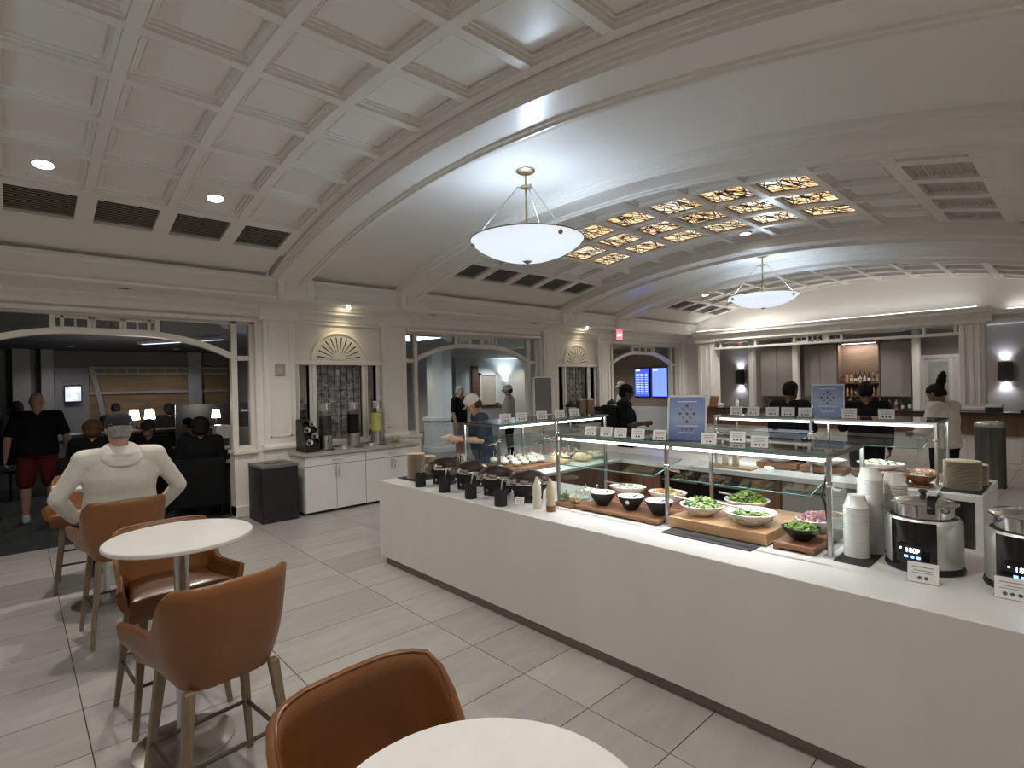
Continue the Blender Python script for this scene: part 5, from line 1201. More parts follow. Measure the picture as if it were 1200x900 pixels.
    for s in 'lr':
        a = J['an'+s]; sh = MB(); zf = V3((0,0,1)); d = (fwd-zf*fwd.z); d = d.normalized() if d.length > .1 else V3((1,0,0)); l_ = zf.cross(d); g0 = a-zf*.085*k
        loft(sh, [(g0+d*.05*k+zf*.0, l_, d, .045*k, .135*k), (g0+d*.05*k+zf*.02*k, l_, d, .050*k, .142*k), (g0+d*.03*k+zf*.05*k, l_, d, .046*k, .11*k), (g0+zf*.10*k, l_, d, .043*k, .055*k)], 16)
        sh.build('shoe', M['shoe_w'] if shoes == 'white' else M['black'], t, smooth=60)
    # hair, caps
    if hairstyle != 'bald':
        h = MB(); loft(h, [(hp(-.055,0,-.075), hl, hf, .060*k, .045*k), (hp(-.040,0,-.03), hl, hf, .080*k, .078*k), (hp(-.026,0,.03), hl, hf, .086*k, .092*k), (hp(-.014,0,.08), hl, hf, .078*k, .094*k), (hp(-.012,0,.118), hl, hf, .048*k, .058*k), (hp(-.012,0,.13), hl, hf, .02*k, .02*k)], 20)
        if hairstyle == 'big': h.ball(hp(-.05,0,.02), (.125*k,.125*k,.12*k), 14, 10); h.ball(hp(-.07,0,-.06), (.10*k,.11*k,.08*k), 14, 10)
        if hairstyle == 'bun': h.ball(hp(-.10,0,.06), .055*k, 12, 8); h.ball(hp(-.155,0,.10), .058*k, 12, 8); h.ball(hp(-.20,0,.14), .05*k, 12, 8); h.ball(hp(-.235,0,.165), .03*k, 10, 7)
        if hairstyle == 'long': chain(h, [hp(-.05,0,-.02), hp(-.07,0,-.12), hp(-.08,0,-.2)], [.085*k,.08*k,.05*k])
        remesh(h, 'hair', HAIR[hair], t, .010, 3)
    if cap:
        c1, c2 = cap; ch = MB()
        loft(ch, [(hp(-.012,0,.012), hl, hf, .089*k, .107*k), (hp(-.008,0,.07), hl, hf, .088*k, .106*k), (hp(-.008,0,.105), hl, hf, .074*k, .090*k), (hp(-.008,0,.132), hl, hf, .045*k, .055*k), (hp(-.008,0,.142), hl, hf, .012*k, .012*k)], 24)
        co = ch.build('cap', [CL[c1]], t, smooth=60)
        br = MB(); br.grid(lambda u, v: hp(.085+.075*v*(1-.25*(2*u-1)**2)-.03*(2*u-1)**2, (2*u-1)*.082*(1-.15*v), .042-.018*v-.012*(2*u-1)**2), 13, 5); n0 = len(br.v)
        br.grid(lambda u, v: hp(.085+.075*v*(1-.25*(2*u-1)**2)-.03*(2*u-1)**2, (2*u-1)*.082*(1-.15*v), .035-.018*v-.012*(2*u-1)**2), 13, 5)
        br.build('cap_brim', CL[c2], t, smooth=60)
    for s in (-1, 1): MB().ball(hp(.083, s*.031, .012), (.010*k,.010*k,.008*k), 8, 6).build('eye', M['eye'], t, smooth=60)
    if glasses:
        g = MB()
        for s in (-1, 1): g.ring([hp(.098, s*.033+.024*math.cos(q*PI/8), .012+.018*math.sin(q*PI/8)) for q in range(17)], .003*k, 5); g.ring([hp(.095, s*.057, .016), hp(.0, s*.08, .018)], .003*k, 5)
        g.ring([hp(.1,-.009,.014), hp(.1,.009,.014)], .003*k, 5); g.build('glasses', M['black'], t, smooth=50)
    return t, hp, k
SIT = dict(hil=(0,.10,.0), hir=(0,-.10,.0))
def seated(zs, arms='lap', lean=0):
    """joints for sitting with the hips at height zs (seat top)"""
    z = zs+.095
    P = dict(pel=(0,0,z+.02), chest=(.01+lean,0,z+.47), neck=(.02+lean,0,z+.565), head=(.05+lean,0,z+.69), shl=(lean,.205,z+.495), shr=(lean,-.205,z+.495), hil=(.02,.10,z), hir=(.02,-.10,z), knl=(.44,.13,z+.03), knr=(.44,-.13,z+.03), anl=(.42,.12,max(.09,z-.42)), anr=(.42,-.12,max(.09,z-.42)))
    if arms == 'lap': P.update(ell=(-.02+lean,.27,z+.22), elr=(-.02+lean,-.27,z+.22), wrl=(.20+lean,.20,z+.12), wrr=(.20+lean,-.20,z+.12))
    if arms == 'table': P.update(ell=(.10+lean,.30,z+.22), elr=(.10+lean,-.30,z+.22), wrl=(.30+lean,.14,z+.26), wrr=(.30+lean,-.14,z+.26))
    if arms == 'akimbo': P.update(ell=(-.04,.385,z+.215), elr=(-.04,-.385,z+.215), wrl=(.10,.27,z+.03), wrr=(.10,-.27,z+.03), shl=(-.02,.225,z+.475), shr=(-.02,-.225,z+.475), hdl=(.6,-.55,-.25), hdr=(.6,.55,-.25))
    return P
# 1 man in the white hoodie on the bar stool
Pm = seated(.755, 'akimbo', -.02)
tm_, hp, k = person('man in a white hoodie and dark cap seated on a bar stool, seen from behind', (-5.16,.60,0), PI+.02, 'pink', 'white', 'black', 'black', 'grey', 'short', 1.98, 2.0, 1.76, 1.34, Pm, .011, ('charcoal','charcoal'))
hd = MB(); z = Pm['neck'][2]
loft(hd, [(V3((-.03,0,z-.115))*k, V3((0,1,0)), V3((1,0,.25)), .13*k, .115*k), (V3((-.05,0,z-.07))*k, V3((0,1,0)), V3((1,0,.3)), .15*k, .12*k), (V3((-.04,0,z-.02))*k, V3((0,1,0)), V3((1,0,.3)), .125*k, .10*k), (V3((-.02,0,z+.01))*k, V3((0,1,0)), V3((1,0,.3)), .095*k, .08*k)])
for q in range(3): hd.ring([V3((-.03-.135*math.cos(a)+.01*q, (.12-.012*q)*math.sin(a)*1.1, z-.10+.035*q-.03*math.cos(a)))*k for a in [(-1.5+3.0*i/14) for i in range(15)]], .020*k, 8)
remesh(hd, 'hood', CL['white'], tm_, .010, 3)
# 2 bald man walking away on the lounge carpet
person('bald man standing in a black t-shirt and maroon shorts on the dark carpet', (-10.25,.24,0), PI+.05, 'pink', 'black', 'maroon', 'white', 'grey', 'bald', .75, .86, 1.86, 1.2,
       dict(ell=(-.03,.30,1.14), elr=(-.03,-.30,1.14), wrl=(.04,.32,.90), wrr=(.04,-.32,.90), knl=(.05,.13,.50), knr=(-.04,-.13,.50), anl=(.12,.13,.09), anr=(-.16,-.13,.11)), .013)
# 3 seated person all in black just beyond the wall
person('person all in black with dark hair seated just inside the lounge arch', (-9.0,2.02,0), PI-.3, 'tan', 'black', 'black', 'black', 'black', 'big', 1.95, 2.0, 1.85, 1.3, seated(.44,'lap'), .014)
# 4 man with glasses
person('man with glasses and a dark cap seated facing the room in the lounge', (-10.15,1.55,0), -.2, 'tan', 'black', 'black', 'black', 'black', 'short', 1.9, 2.0, 1.78, 1.1, seated(.46,'table',.05), .014, ('charcoal','charcoal'), True, look=-.5)
# 5 brown haired sitter
person('person with curly brown hair seated in the lounge beside the bald man', (-9.55,.80,0), PI-.2, 'light', 'black', 'black', 'black', 'brown', 'big', 1.9, 2.0, 1.72, 1.05, seated(.56,'lap'), .014)
person('person in charcoal seated deep in the lounge, left of the television', (-13.0,.05,0), PI+.5, 'tan', 'charcoal', 'black', 'black', 'black', 'short', 1.9, 2.0, 1.75, 1.1, seated(.80,'lap'), .015)
person('person in black seated deep in the lounge below the wooden arch', (-14.4,1.62,0), PI, 'tan', 'black', 'black', 'black', 'black', 'short', 1.9, 2.0, 1.75, 1.1, seated(.68,'lap'), .015)
person('person in black seated deep in the lounge beside the bright lamps', (-14.4,2.62,0), PI, 'brown', 'black', 'black', 'black', 'black', 'big', 1.9, 2.0, 1.75, 1.1, seated(.62,'lap'), .015)
person('person with a dark top seated near the papers by the arch jamb', (-10.9,2.30,0), -2.2, 'tan', 'charcoal', 'black', 'black', 'black', 'short', 1.4, 2.0, 1.75, 1.05, seated(.44,'table'), .015)
# 8 man in the grey and white cap at the left counter
person('man in a grey and white cap and navy t-shirt serving himself at the left counter', (-5.42,4.52,0), -2.05, 'light', 'navy', 'denim', 'black', 'brown', 'short', .8, 2.0, 1.74, 1.08,
       dict(chest=(.06,0,1.38), neck=(.09,0,1.48), head=(.14,0,1.59), shl=(.06,.205,1.41), shr=(.06,-.205,1.41), ell=(.10,.27,1.14), elr=(.08,-.27,1.14), wrl=(.36,.22,1.16), wrr=(.34,-.10,1.14), hdl=(1,-.1,.1), hdr=(1,.3,0)), .012, ('offwhite','grey'), look=-.35, tilt=-.15)
t = thing('held_plate', 'small plate of food held by the man in the grey and white cap', 'plate', (-5.60,4.07,1.165))
MB().lathe([(0,0),(.07,0),(.11,.012),(.11,.016),(.07,.006),(0,.006)], 20).build('dish', M['whitec'], t, smooth=50); mb = MB(); chunks(mb, 0, 0, .01, .06, 14, .018, .03); mb.build('food_pieces', FM['cream'], t, kind='stuff')
# lobby people
person('grey haired man in black standing in the lobby behind the middle arch', (-10.4,7.9,0), .4, 'light', 'black', 'khaki', 'black', 'grey', 'short', .8, 1.0, 1.80, 1.15, None, .014)
person('man in a white cap and beige vest walking through the lobby', (-9.7,8.92,0), -2.5, 'tan', 'beige', 'black', 'black', 'black', 'short', 1.0, 2.0, 1.80, 1.1, dict(elr=(.05,-.27,1.13), wrr=(.24,-.22,1.25)), .014, ('offwhite','charcoal'))
person('chef in white with a white cap behind the far arch', (-9.4,13.2,0), -2.3, 'brown', 'white', 'grey', 'black', 'black', 'short', 1.5, 2.0, 1.82, 1.1, None, .014, ('white','white'))
# man with the backpack
tb, hp, k = person('man in black with a black cap and backpack, facing right beyond the counters', (-5.1,7.2,0), .82, 'dark', 'black', 'black', 'black', 'black', 'short', .8, 2.0, 1.78, 1.18, dict(elr=(.03,-.27,1.14), wrr=(.26,-.20,1.15), hdr=(1,.1,.05)), .012, ('black','black'))
bp = MB().box(-.36,-.17,1.0,-.13,.17,1.46); bp.build('backpack', CL['black'], tb, bevel=.05, seg=3, smooth=60)
# people beyond the rear counter
person('person in a black top seen from behind, left of the rear blue poster', (-2.78,7.75,0), 1.35, 'brown', 'black', 'black', 'black', 'black', 'short', 1.9, 2.0, 1.79, 1.12, dict(elr=(.08,-.27,1.13), wrr=(.26,-.15,1.10)), .013)
person('person in a black jacket seen from behind, right of the rear blue poster', (-2.02,8.3,0), 1.9, 'brown', 'black', 'black', 'black', 'black', 'short', 1.95, 2.0, 1.76, 1.15, dict(ell=(.10,.27,1.13), wrl=(.30,.20,1.12)), .013)
person('woman in a white top with her hair in a high bun beyond the rear counter', (-1.27,8.75,0), 2.75, 'brown', 'offwhite', 'black', 'black', 'black', 'bun', 1.6, 2.0, 1.74, 1.14, dict(head=(.09,0,1.60), neck=(.04,0,1.49), ell=(.08,.25,1.13), elr=(.08,-.25,1.13), wrl=(.28,.18,1.08), wrr=(.28,-.18,1.08)), .012, tilt=-.2)
# ------------------------------------------------------------------ bar behind the portal
t = thing('bar_counter', 'long dark granite topped bar counter with brown front below the portal', 'bar counter', (-4.4,14.1,0))
MB().box(-3.6,-.30,1.04,3.9,.42,1.08).build('granite_top', M['blackstone'], t, bevel=.006)
MB().box(-3.5,-.10,.0,3.8,.35,.62).build('base', M['paint'], t)
MB().box(-3.5,-.16,.62,3.8,.38,1.04).build('wood_front', M['panelwood'], t)
for x in (-3.2,-2.4,-1.6,-.8,0,.8,1.6,2.4,3.2):
    MB().box(x-.33,-.115,.10,x+.33,-.10,.55).build('front_panel', M['trim'], t, bevel=.006)
# upper cabinets on the back wall
def wall_cab(x0, x1, label, n=2):
    t = thing('wall_cabinet', label, 'cabinet', (x0,16.25,1.30)); W_ = x1-x0
    MB().box(0,.02,0,W_,.35,1.40).build('body', M['greycab'], t)
    for q in range(n): MB().box(W_*q/n+.006,0,.006,W_*(q+1)/n-.006,.02,1.394).build('door', M['greycab'], t, bevel=.003)
wall_cab(-6.62,-5.72,'taupe double wall cabinet behind the bar, left of the post'); wall_cab(-5.42,-4.62,'taupe double wall cabinet behind the bar, left of the bottle shelves'); wall_cab(-3.62,-2.98,'single taupe wall cabinet right of the bottle shelves', 1)
for x in (-6.80,-5.58,-2.84): tag(MB().box(x-.07,16.0,0,x+.07,16.2,2.95).build('bar_post', M['trim'], bevel=.006), {-6.80:'narrow cream post left of the bar cabinets',-5.58:'narrow cream post between the bar cabinets',-2.84:'cream post beside the bar doorway'}[x], 'post')
t = thing('back_bar', 'low dark back bar unit along the wall behind the bar', 'back bar', (-4.9,16.25,0))
MB().box(-1.9,0,0,1.95,.34,.92).build('body', M['panelwood'], t); MB().box(-1.95,-.03,.92,2.0,.34,.96).build('top', M['blackstone'], t)
t = thing('bottle_shelf', 'open brown wood shelf bay holding liquor bottles', 'shelf', (-4.12,16.27,1.02))
M['shelfwood'] = mat('warm_walnut_shelf', (.17,.11,.075), .5, var=.2, vs_=5, stretch=(.5,6,6))
MB().box(-.46,.28,-.05,.46,.30,1.72).build('back_board', M['shelfwood'], t)
for s in (-1,1): MB().box(s*.47-.015,0,-.05,s*.47+.015,.30,1.72).build('side_board', M['shelfwood'], t)
for z in (.28,.62): MB().box(-.455,.02,z,.455,.28,z+.025).build('shelf_board', M['shelfwood'], t)
rb = random.Random(9); bm_ = [mat('bottle_glass_%d' % i, c, .12, var=.1) for i, c in enumerate(((.30,.30,.28),(.05,.03,.015),(.02,.06,.03),(.45,.25,.08),(.6,.58,.55),(.04,.04,.05)))]
labm = [M['paper'], mat('red_label', (.4,.06,.05), .6, var=.1), mat('gold_label', (.45,.33,.12), .5, var=.1)]
def bottle(x, y, z, s, label):
    t = thing('liquor_bottle', label, 'bottle', (x,y,z), 0, 'liquor bottles behind the bar'); r = .036*s; h = .28*s
    MB().lathe([(0,0),(r,0),(r,h*.58),(r*.8,h*.68),(r*.35,h*.78),(r*.33,h*.96),(0,h*.96)], 14).build('body', rb.choice(bm_), t, smooth=40); MB().lathe([(r*1.01,h*.15),(r*1.01,h*.45)], 14).build('label_band', rb.choice(labm), t, smooth=40); MB().lathe([(0,h*.93),(r*.4,h*.93),(r*.4,h),(0,h)], 10).build('cap', M['black'], t)
for z, lab, n in ((1.327,'liquor bottle on the lower open shelf behind the bar',9),(1.667,'liquor bottle on the upper open shelf behind the bar',9)):
    for i in range(n): bottle(-4.53+i*.102, 16.45, z, rb.uniform(.95,1.08), lab); bottle(-4.49+i*.100, 16.34, z, rb.uniform(.75,.95), lab.replace('liquor bottle on', 'shorter liquor bottle in front on'))
for i in range(9): bottle(-6.55+i*.16, 16.38, .96, rb.uniform(.9,1.2), 'liquor bottle on the back bar below the left cabinets')
for i in range(5): bottle(-3.60+i*.14, 16.38, .96, rb.uniform(.9,1.2), 'liquor bottle on the back bar below the single cabinet')
for i in range(5): bottle(-4.50+i*.17, 16.36, .96, rb.uniform(1.0,1.4), 'liquor bottle on the back bar below the open shelves')
# doorway
d = MB().box(-2.76,16.56,0,-1.72,16.60,2.24).build('door_1', M['lobbypaint']); tag(d, 'pale double doorway in the back wall right of the bar cabinets', kind='structure')
fr = MB(); fr.box(-2.84,16.52,0,-2.76,16.6,2.32); fr.box(-1.72,16.52,0,-1.64,16.6,2.32); fr.box(-2.76,16.52,2.24,-1.72,16.6,2.32); fr.box(-2.27,16.54,0,-2.21,16.58,2.24); fr.build('door_frame', M['white'], d)
MB().box(-2.70,16.545,1.0,-2.30,16.56,2.16).build('door_pane', mat('lit_room_grey_pane', (.40,.41,.40), .3, var=.1), d); MB().box(-2.18,16.545,1.0,-1.78,16.56,2.16).build('door_pane', mat('lit_room_pale_pane', (.62,.62,.60), .3, var=.1), d)  # pane colours lightened to stand for the lit room behind
# sconces
M['sconce_glow'] = emit_mat('sconce_lens', (.85,.90,1), 12)
def sconce(x, label):
    t = thing('wall_sconce', label, 'wall lamp', (x,16.6,1.64))
    MB().box(-.13,-.10,0,.13,-.07,.48).build('shade', M['blackgloss'], t, bevel=.004); MB().box(-.10,-.07,.03,.10,0,.45).build('backplate', M['steel'], t)
    f = MB(); f.box(-.135,-.105,.455,.135,-.065,.485); f.build('top_band', M['steel'], t); f = MB().box(-.135,-.105,-.005,.135,-.065,.025); f.build('bottom_band', M['steel'], t)
    for z, dz in ((.455,1),(.02,-1)):
        MB().box(-.08,-.06,z,.08,-.015,z+.006).build('lens', M['sconce_glow'], t)
        spot_light('sconce_lamp', (0,-.055,z+dz*.03), t, 11, (.80,.86,1), 125, .9, .04, (0,.12,dz))
sconce(-7.36,'black wall sconce glowing up and down, left of the bar cabinets'); sconce(-1.28,'black wall sconce glowing up and down, right of the portal'); 
tag(MB().box(-1.42,14.40,3.02,2.5,14.55,3.10).build('trim_2', M['trim']), 'pale cove trim right of the portal', kind='structure')
for k, x in enumerate((-6.2,-4.2,-2.2)):  # downlights added to brighten the bar alcove
    tag(downlight((x,15.35,2.95), 'added recessed downlight in the ceiling over the bar', 0, 22, .06), group='added bar ceiling downlights')
sl = thing('shelf_light', 'slim light bar at the top of the bottle shelf', 'light bar', (-4.12,16.36,2.70)); MB().box(-.4,-.02,0,.4,.02,.02).build('housing', M['steel'], sl); MB().box(-.38,-.012,-.006,.38,.012,0).build('diffuser', emit_mat('shelf_glow', (1,.95,.88), 4), sl)
l = bpy.data.lights.new('shelf_lamp', 'AREA'); l.shape = 'RECTANGLE'; l.size = .76; l.size_y = .03; l.energy = 5; l.color = (1,.95,.9); o = bpy.data.objects.new('shelf_lamp', l); COL.objects.link(o); o.parent = sl; o.location = (0,-.01,-.012)
def cove(x0, x1, y, z, label, W):
    t = thing('cove_light', label, 'cove light', ((x0+x1)/2, y, z)); h = (x1-x0)/2
    MB().box(-h,-.03,0,h,.03,.015).build('channel', M['white'], t); MB().box(-h+.02,-.02,.015,h-.02,.02,.022).build('diffuser', emit_mat('cove_glow', (.95,.97,1), 2.5), t)
    l = bpy.data.lights.new('cove_lamp', 'AREA'); l.shape = 'RECTANGLE'; l.size = 2*h-.1; l.size_y = .04; l.energy = W; l.color = (1,.97,.92); o = bpy.data.objects.new('cove_lamp', l); COL.objects.link(o); o.parent = t; o.location = (0,0,.03)
    o.rotation_euler = Vector((0,-.25,1)).to_track_quat('-Z', 'Y').to_euler()
cove(-7.6, -1.5, 14.30, 3.18, 'thin white cove light along the top of the bar portal', 3.2)
cove(-1.1, 2.3, 14.46, 3.10, 'thin white cove light right of the bar portal', 1.3)
# small things on the bar
t = thing('menu_stand', 'brown leaning menu stand at the left end of the bar', 'menu stand', (-7.0,14.0,1.085)); MB().box(-.12,-.01,.0,.12,.01,.30,Matrix.Rotation(-.35,4,'X')).build('board', M['panelwood'], t); MB().box(-.12,0,0,.12,.16,.012).build('foot', M['panelwood'], t)
t = thing('hand_sanitizer', 'clear pump bottle on the bar by the left cabinets', 'pump bottle', (-6.35,14.05,1.08)); MB().lathe([(0,0),(.045,0),(.045,.16),(.02,.19),(0,.19)], 16).build('bottle', M['whitec'], t, smooth=40); MB().box(-.01,-.045,.19,.01,.01,.23).build('pump', M['paper'], t)
for k, (x, lab) in enumerate(((-1.25,'stack of folded white napkins on the bar right of the pier'),(-.75,'black and white paper pile on the bar at the far right'))):
    t = thing('napkin_stack', lab, 'napkins', (x,13.98,1.08)); MB().box(-.12,-.10,0,.12,.10,.16 if k == 0 else .05).build('pile', M['paper'], t, bevel=.01); MB().box(-.13,-.11,0,.13,-.10,.10 if k == 0 else .06).build('holder', M['black'], t)
# steel waste bin and stair rail at the right
t = thing('steel_waste_bin', 'tall round brushed steel waste bin before the bar', 'waste bin', (-1.10,11.6,0))
MB().lathe([(0,0),(.20,0),(.20,.04),(.195,.05),(.195,1.0),(0,1.0)], 32).build('body', M['darksteel'], t, smooth=40); MB().lathe([(.20,.98),(.205,1.0),(.19,1.04),(.12,1.06),(.10,1.05),(0,1.04)], 32).build('lid', M['steel'], t, smooth=40)
t = thing('stair_railing', 'white slatted railing sloping down at the right edge', 'railing', (-.62,11.3,0), .0)
MB().prism([(0,0),(.9,0),(.9,.95),(.82,.95),(.0,.16)], -.05, .05, lambda a,b,h: (a,h,b)).build('stringer', M['trim'], t)
for i in range(7): x = .08+i*.12; MB().box(x,-.02,.2+x*.9,x+.05,.02,.75+x*.55).build('slat', M['trim'], t)
MB().ring([(0,0,.72),(.9,0,1.25)], .035, 8).build('handrail', M['trim'], t, smooth=40); MB().box(-.06,-.06,0,.05,.06,.82).build('newel', M['trim'], t, bevel=.006)

# ------------------------------------------------------------------ lounge beyond the left arch
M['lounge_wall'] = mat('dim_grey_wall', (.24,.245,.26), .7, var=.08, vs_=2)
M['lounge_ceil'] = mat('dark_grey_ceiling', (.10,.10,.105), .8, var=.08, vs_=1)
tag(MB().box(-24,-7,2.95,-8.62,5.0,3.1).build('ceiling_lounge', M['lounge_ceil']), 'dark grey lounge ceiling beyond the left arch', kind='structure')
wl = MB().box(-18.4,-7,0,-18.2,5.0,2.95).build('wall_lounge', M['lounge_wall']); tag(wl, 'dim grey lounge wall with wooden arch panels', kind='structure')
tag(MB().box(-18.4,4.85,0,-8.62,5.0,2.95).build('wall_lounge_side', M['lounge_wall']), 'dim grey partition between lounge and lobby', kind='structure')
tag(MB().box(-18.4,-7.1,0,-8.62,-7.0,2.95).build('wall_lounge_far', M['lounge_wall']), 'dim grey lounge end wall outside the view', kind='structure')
M['amber'] = mat('amber_wood_panel', (.40,.27,.15), .5, var=.25, vs_=3, stretch=(1,.4,3))
M['paleframe'] = mat('pale_grey_frame', (.48,.49,.52), .6, var=.05)
def z_l(y, c, hw, z0, z1): return z0+(z1-z0)*math.sqrt(max(0, 1-((y-c)/hw)**2))
for c, hw, y0, y1 in ((3.05,1.75,1.32,4.05),):
    pass
wp = MB().box(-18.2,1.48,.75,-18.12,3.74,2.46).build('amber_panel', M['amber'], wl); wp2 = MB().box(-18.2,4.1,.75,-18.12,4.84,2.46).build('amber_panel', M['amber'], wl)
for z in (1.78,2.29,2.46):
    MB().box(-18.13,1.45,z,-18.06,3.76,z+.07).build('pale_rail', M['paleframe'], wl); MB().box(-18.13,4.08,z,-18.06,4.84,z+.07).build('pale_rail', M['paleframe'], wl)
MB().box(-18.2,3.74,0,-17.95,4.10,2.95).build('grey_column', M['paleframe'], wl); MB().box(-18.2,.51,0,-17.9,.75,2.95).build('grey_column', M['paleframe'], wl); MB().box(-18.2,-.02,0,-17.9,.31,2.95).build('grey_column', M['paleframe'], wl)
MB().box(-18.2,.77,.6,-18.14,1.47,2.5).build('pale_wall_panel', mat('pale_panel', (.42,.43,.47), .6, var=.05), wl)
ar = MB(); pts = [(1.72-.26*(q/12)**1.6, .75+1.72*q/12) for q in range(13)]
for a, b in zip(pts[:-1], pts[1:]): ar.prism([(a[0],a[1]),(b[0],b[1]),(b[0]+.11,b[1]),(a[0]+.11,a[1])], -18.1, -18.0, lambda y,z,h: (h,y,z))
ar.build('arch_trim', M['paleframe'], wl)
for y in (1.8,2.05,2.3,2.55,2.8,3.2,3.5): MB().box(-18.12,y-.015,2.36,-18.08,y+.015,2.46).build('muntin', M['paleframe'], wl)
# television
def tv_mat(name, base, cells):
    m, N, L, b = new_mat(name); tc = N.new('ShaderNodeTexCoord'); vo = N.new('ShaderNodeTexVoronoi'); vo.inputs['Scale'].default_value = cells; vo.distance = 'CHEBYCHEV'; L.new(tc.outputs['Generated'], vo.inputs['Vector'])
    cr = N.new('ShaderNodeValToRGB'); e = cr.color_ramp.elements; e[0].color = (*[c*.35 for c in base], 1); e[1].color = (*base, 1); L.new(vo.outputs['Color'], cr.inputs[0]); L.new(cr.outputs[0], b.inputs['Emission Color']); b.inputs['Emission Strength'].default_value = 1.0; b.inputs['Base Color'].default_value = (.02,.02,.03,1); return m
t = thing('television', 'small lit television on the pale lounge wall', 'television', (-18.0,1.13,1.59))
MB().box(-.04,-.18,0,0,.18,.44).build('case', M['black'], t, bevel=.008); MB().box(0,-.16,.03,.006,.16,.41).build('screen', tv_mat('tv_picture', (.55,.60,1.0), 3), t); MB().box(-.13,-.08,.12,-.04,.08,.30).build('wall_mount', M['black'], t)
# lounge furniture
def lounge_chair(loc, rz, label, hs=.44):
    t = thing('lounge_chair', label, 'armchair', loc, rz, 'dark lounge chairs')
    MB().box(-.30,-.32,hs-.28,.32,.32,hs).build('seat', CL['black'], t, bevel=.04, seg=2); MB().box(-.40,-.34,hs-.28,-.26,.34,hs+.42).build('backrest', CL['black'], t, bevel=.04, seg=2)
    for s in (-1,1): MB().box(-.34,s*.36-.05,hs-.28,.30,s*.36+.05,hs+.18).build('armrest', CL['black'], t, bevel=.03, seg=2)
    for sx in (-1,1):
        for sy in (-1,1): MB().cyl((sx*.27,sy*.28,0),(sx*.27,sy*.28,hs-.27),.02,n=8).build('leg', M['black'], t)
for x, y, rz, lab, hs in ((-9.0,2.02,PI-.3,'dark lounge chair under the person all in black',.44),(-10.15,1.55,-.2,'dark lounge chair under the man with glasses',.46),(-9.55,.80,PI-.2,'dark lounge chair under the brown haired person',.56),(-13.0,.05,PI+.5,'dark lounge chair left of the television',.80),(-14.4,1.62,PI,'dark lounge chair below the wooden arch',.68),(-14.4,2.62,PI,'dark lounge chair beside the bright lamps',.62),(-10.9,2.30,-2.2,'dark lounge chair by the paper tray table',.44),(-11.9,-1.3,.2,'empty dark lounge chair at the left edge',.44)):
    lounge_chair((x-.0,y,0), rz, lab, hs)
def low_table(loc, label, h=.62, r=.36, m=None):
    t = thing('side_table', label, 'table', loc); MB().lathe([(0,h-.03),(r,h-.03),(r,h),(0,h)], 28).build('table_top', m or M['darksteel'], t, smooth=40); MB().lathe([(0,0),(r*.6,0),(r*.6,.015),(.03,.03),(.03,h-.03),(0,h-.03)], 20).build('pedestal', M['black'], t, smooth=40)
low_table((-11.0,-.45,0),'round low lounge table at the left edge with papers',.75,.5); low_table((-11.6,1.4,0),'dark low lounge table among the seated people')
low_table((-9.1,2.62,0),'small pale side table at the arch jamb',.74,.24,M['white'])
t = thing('paper_tray', 'white upright paper dispenser beside the arch jamb', 'dispenser', (-9.75,2.50,.0))
MB().box(-.16,-.14,0,.16,.14,.86).build('cabinet', M['black'], t); MB().box(-.12,-.11,.86,.12,.11,1.26).build('case', M['whitec'], t, bevel=.02); MB().box(.12,-.08,.92,.125,.08,1.05).build('slot', M['slot'], t)
t = thing('newspaper_rack', 'rack with white newspapers near the arch jamb', 'rack', (-10.3,2.92,0))
MB().box(-.2,-.22,0,.2,.22,.80).build('base', M['black'], t)
for i in range(6): MB().box(-.10+i*.04,-.20,.80,-.085+i*.04,.20,1.16).build('newspaper', M['paper'], t)
t = thing('teapot', 'small black pot on the pale side table', 'pot', (-9.1,2.60,.74)); MB().lathe([(0,0),(.06,0),(.075,.05),(.06,.10),(.02,.12),(0,.12)], 16).build('body', M['blackgloss'], t, smooth=50); MB().ring([(0,.07,.03),(0,.12,.06),(0,.07,.09)], .008, 6).build('handle', M['blackgloss'], t, smooth=50); MB().ring([(0,-.07,.04),(0,-.12,.09)], .01, 6).build('spout', M['blackgloss'], t, smooth=50)
M['lampshade'] = emit_mat('lit_lampshade', (1,.97,.90), 3.2)
def lamp(loc, label, s=1):
    t = thing('table_lamp', label, 'table lamp', loc); MB().lathe([(0,0),(.07*s,0),(.07*s,.02),(.012,.03),(.012,.24*s),(0,.24*s)], 14).build('stand', M['steel'], t, smooth=40); MB().lathe([(.10*s,.22*s),(.075*s,.42*s),(.0,.42*s)], 16).build('shade', M['lampshade'], t, smooth=40)
    l = bpy.data.lights.new('table_lamp_light', 'POINT'); l.energy = 6; l.color = (1,.93,.82); l.shadow_soft_size = .06; o = bpy.data.objects.new('table_lamp_light', l); COL.objects.link(o); o.parent = t; o.location = (0,0,.5*s)
t = thing('console_desk', 'long dark console desk with lit lamps deep in the lounge', 'desk', (-13.4,1.9,0)); MB().box(-.3,-1.15,.98,.3,1.6,1.04).build('desk_top', M['darksteel'], t); MB().box(-.25,-1.12,0,.25,-1.02,.98).build('end_panel', M['black'], t); MB().box(-.25,1.45,0,.25,1.55,.98).build('end_panel', M['black'], t); MB().box(-.02,-1.02,.3,.02,1.45,.98).build('modesty_panel', M['black'], t)
lamp((-13.35,1.80,1.04),'lit white table lamp, left of the pair on the console desk'); lamp((-13.35,2.07,1.04),'lit white table lamp, right of the pair on the console desk'); 
low_table((-11.6,2.95,0),'dark lamp table near the arch jamb',1.12,.3); lamp((-11.6,2.88,1.12),'single lit white table lamp near the arch jamb', .8)
t = thing('partition_screen', 'black partition screen between the lamps and the arch jamb', 'partition', (-12.4,3.1,0)); MB().box(-.03,-.75,0,.03,.75,1.55).build('panel', M['black'], t); 
for s in (-1,1): MB().box(-.2,s*.6-.03,0,.2,s*.6+.03,.04).build('foot', M['black'], t)
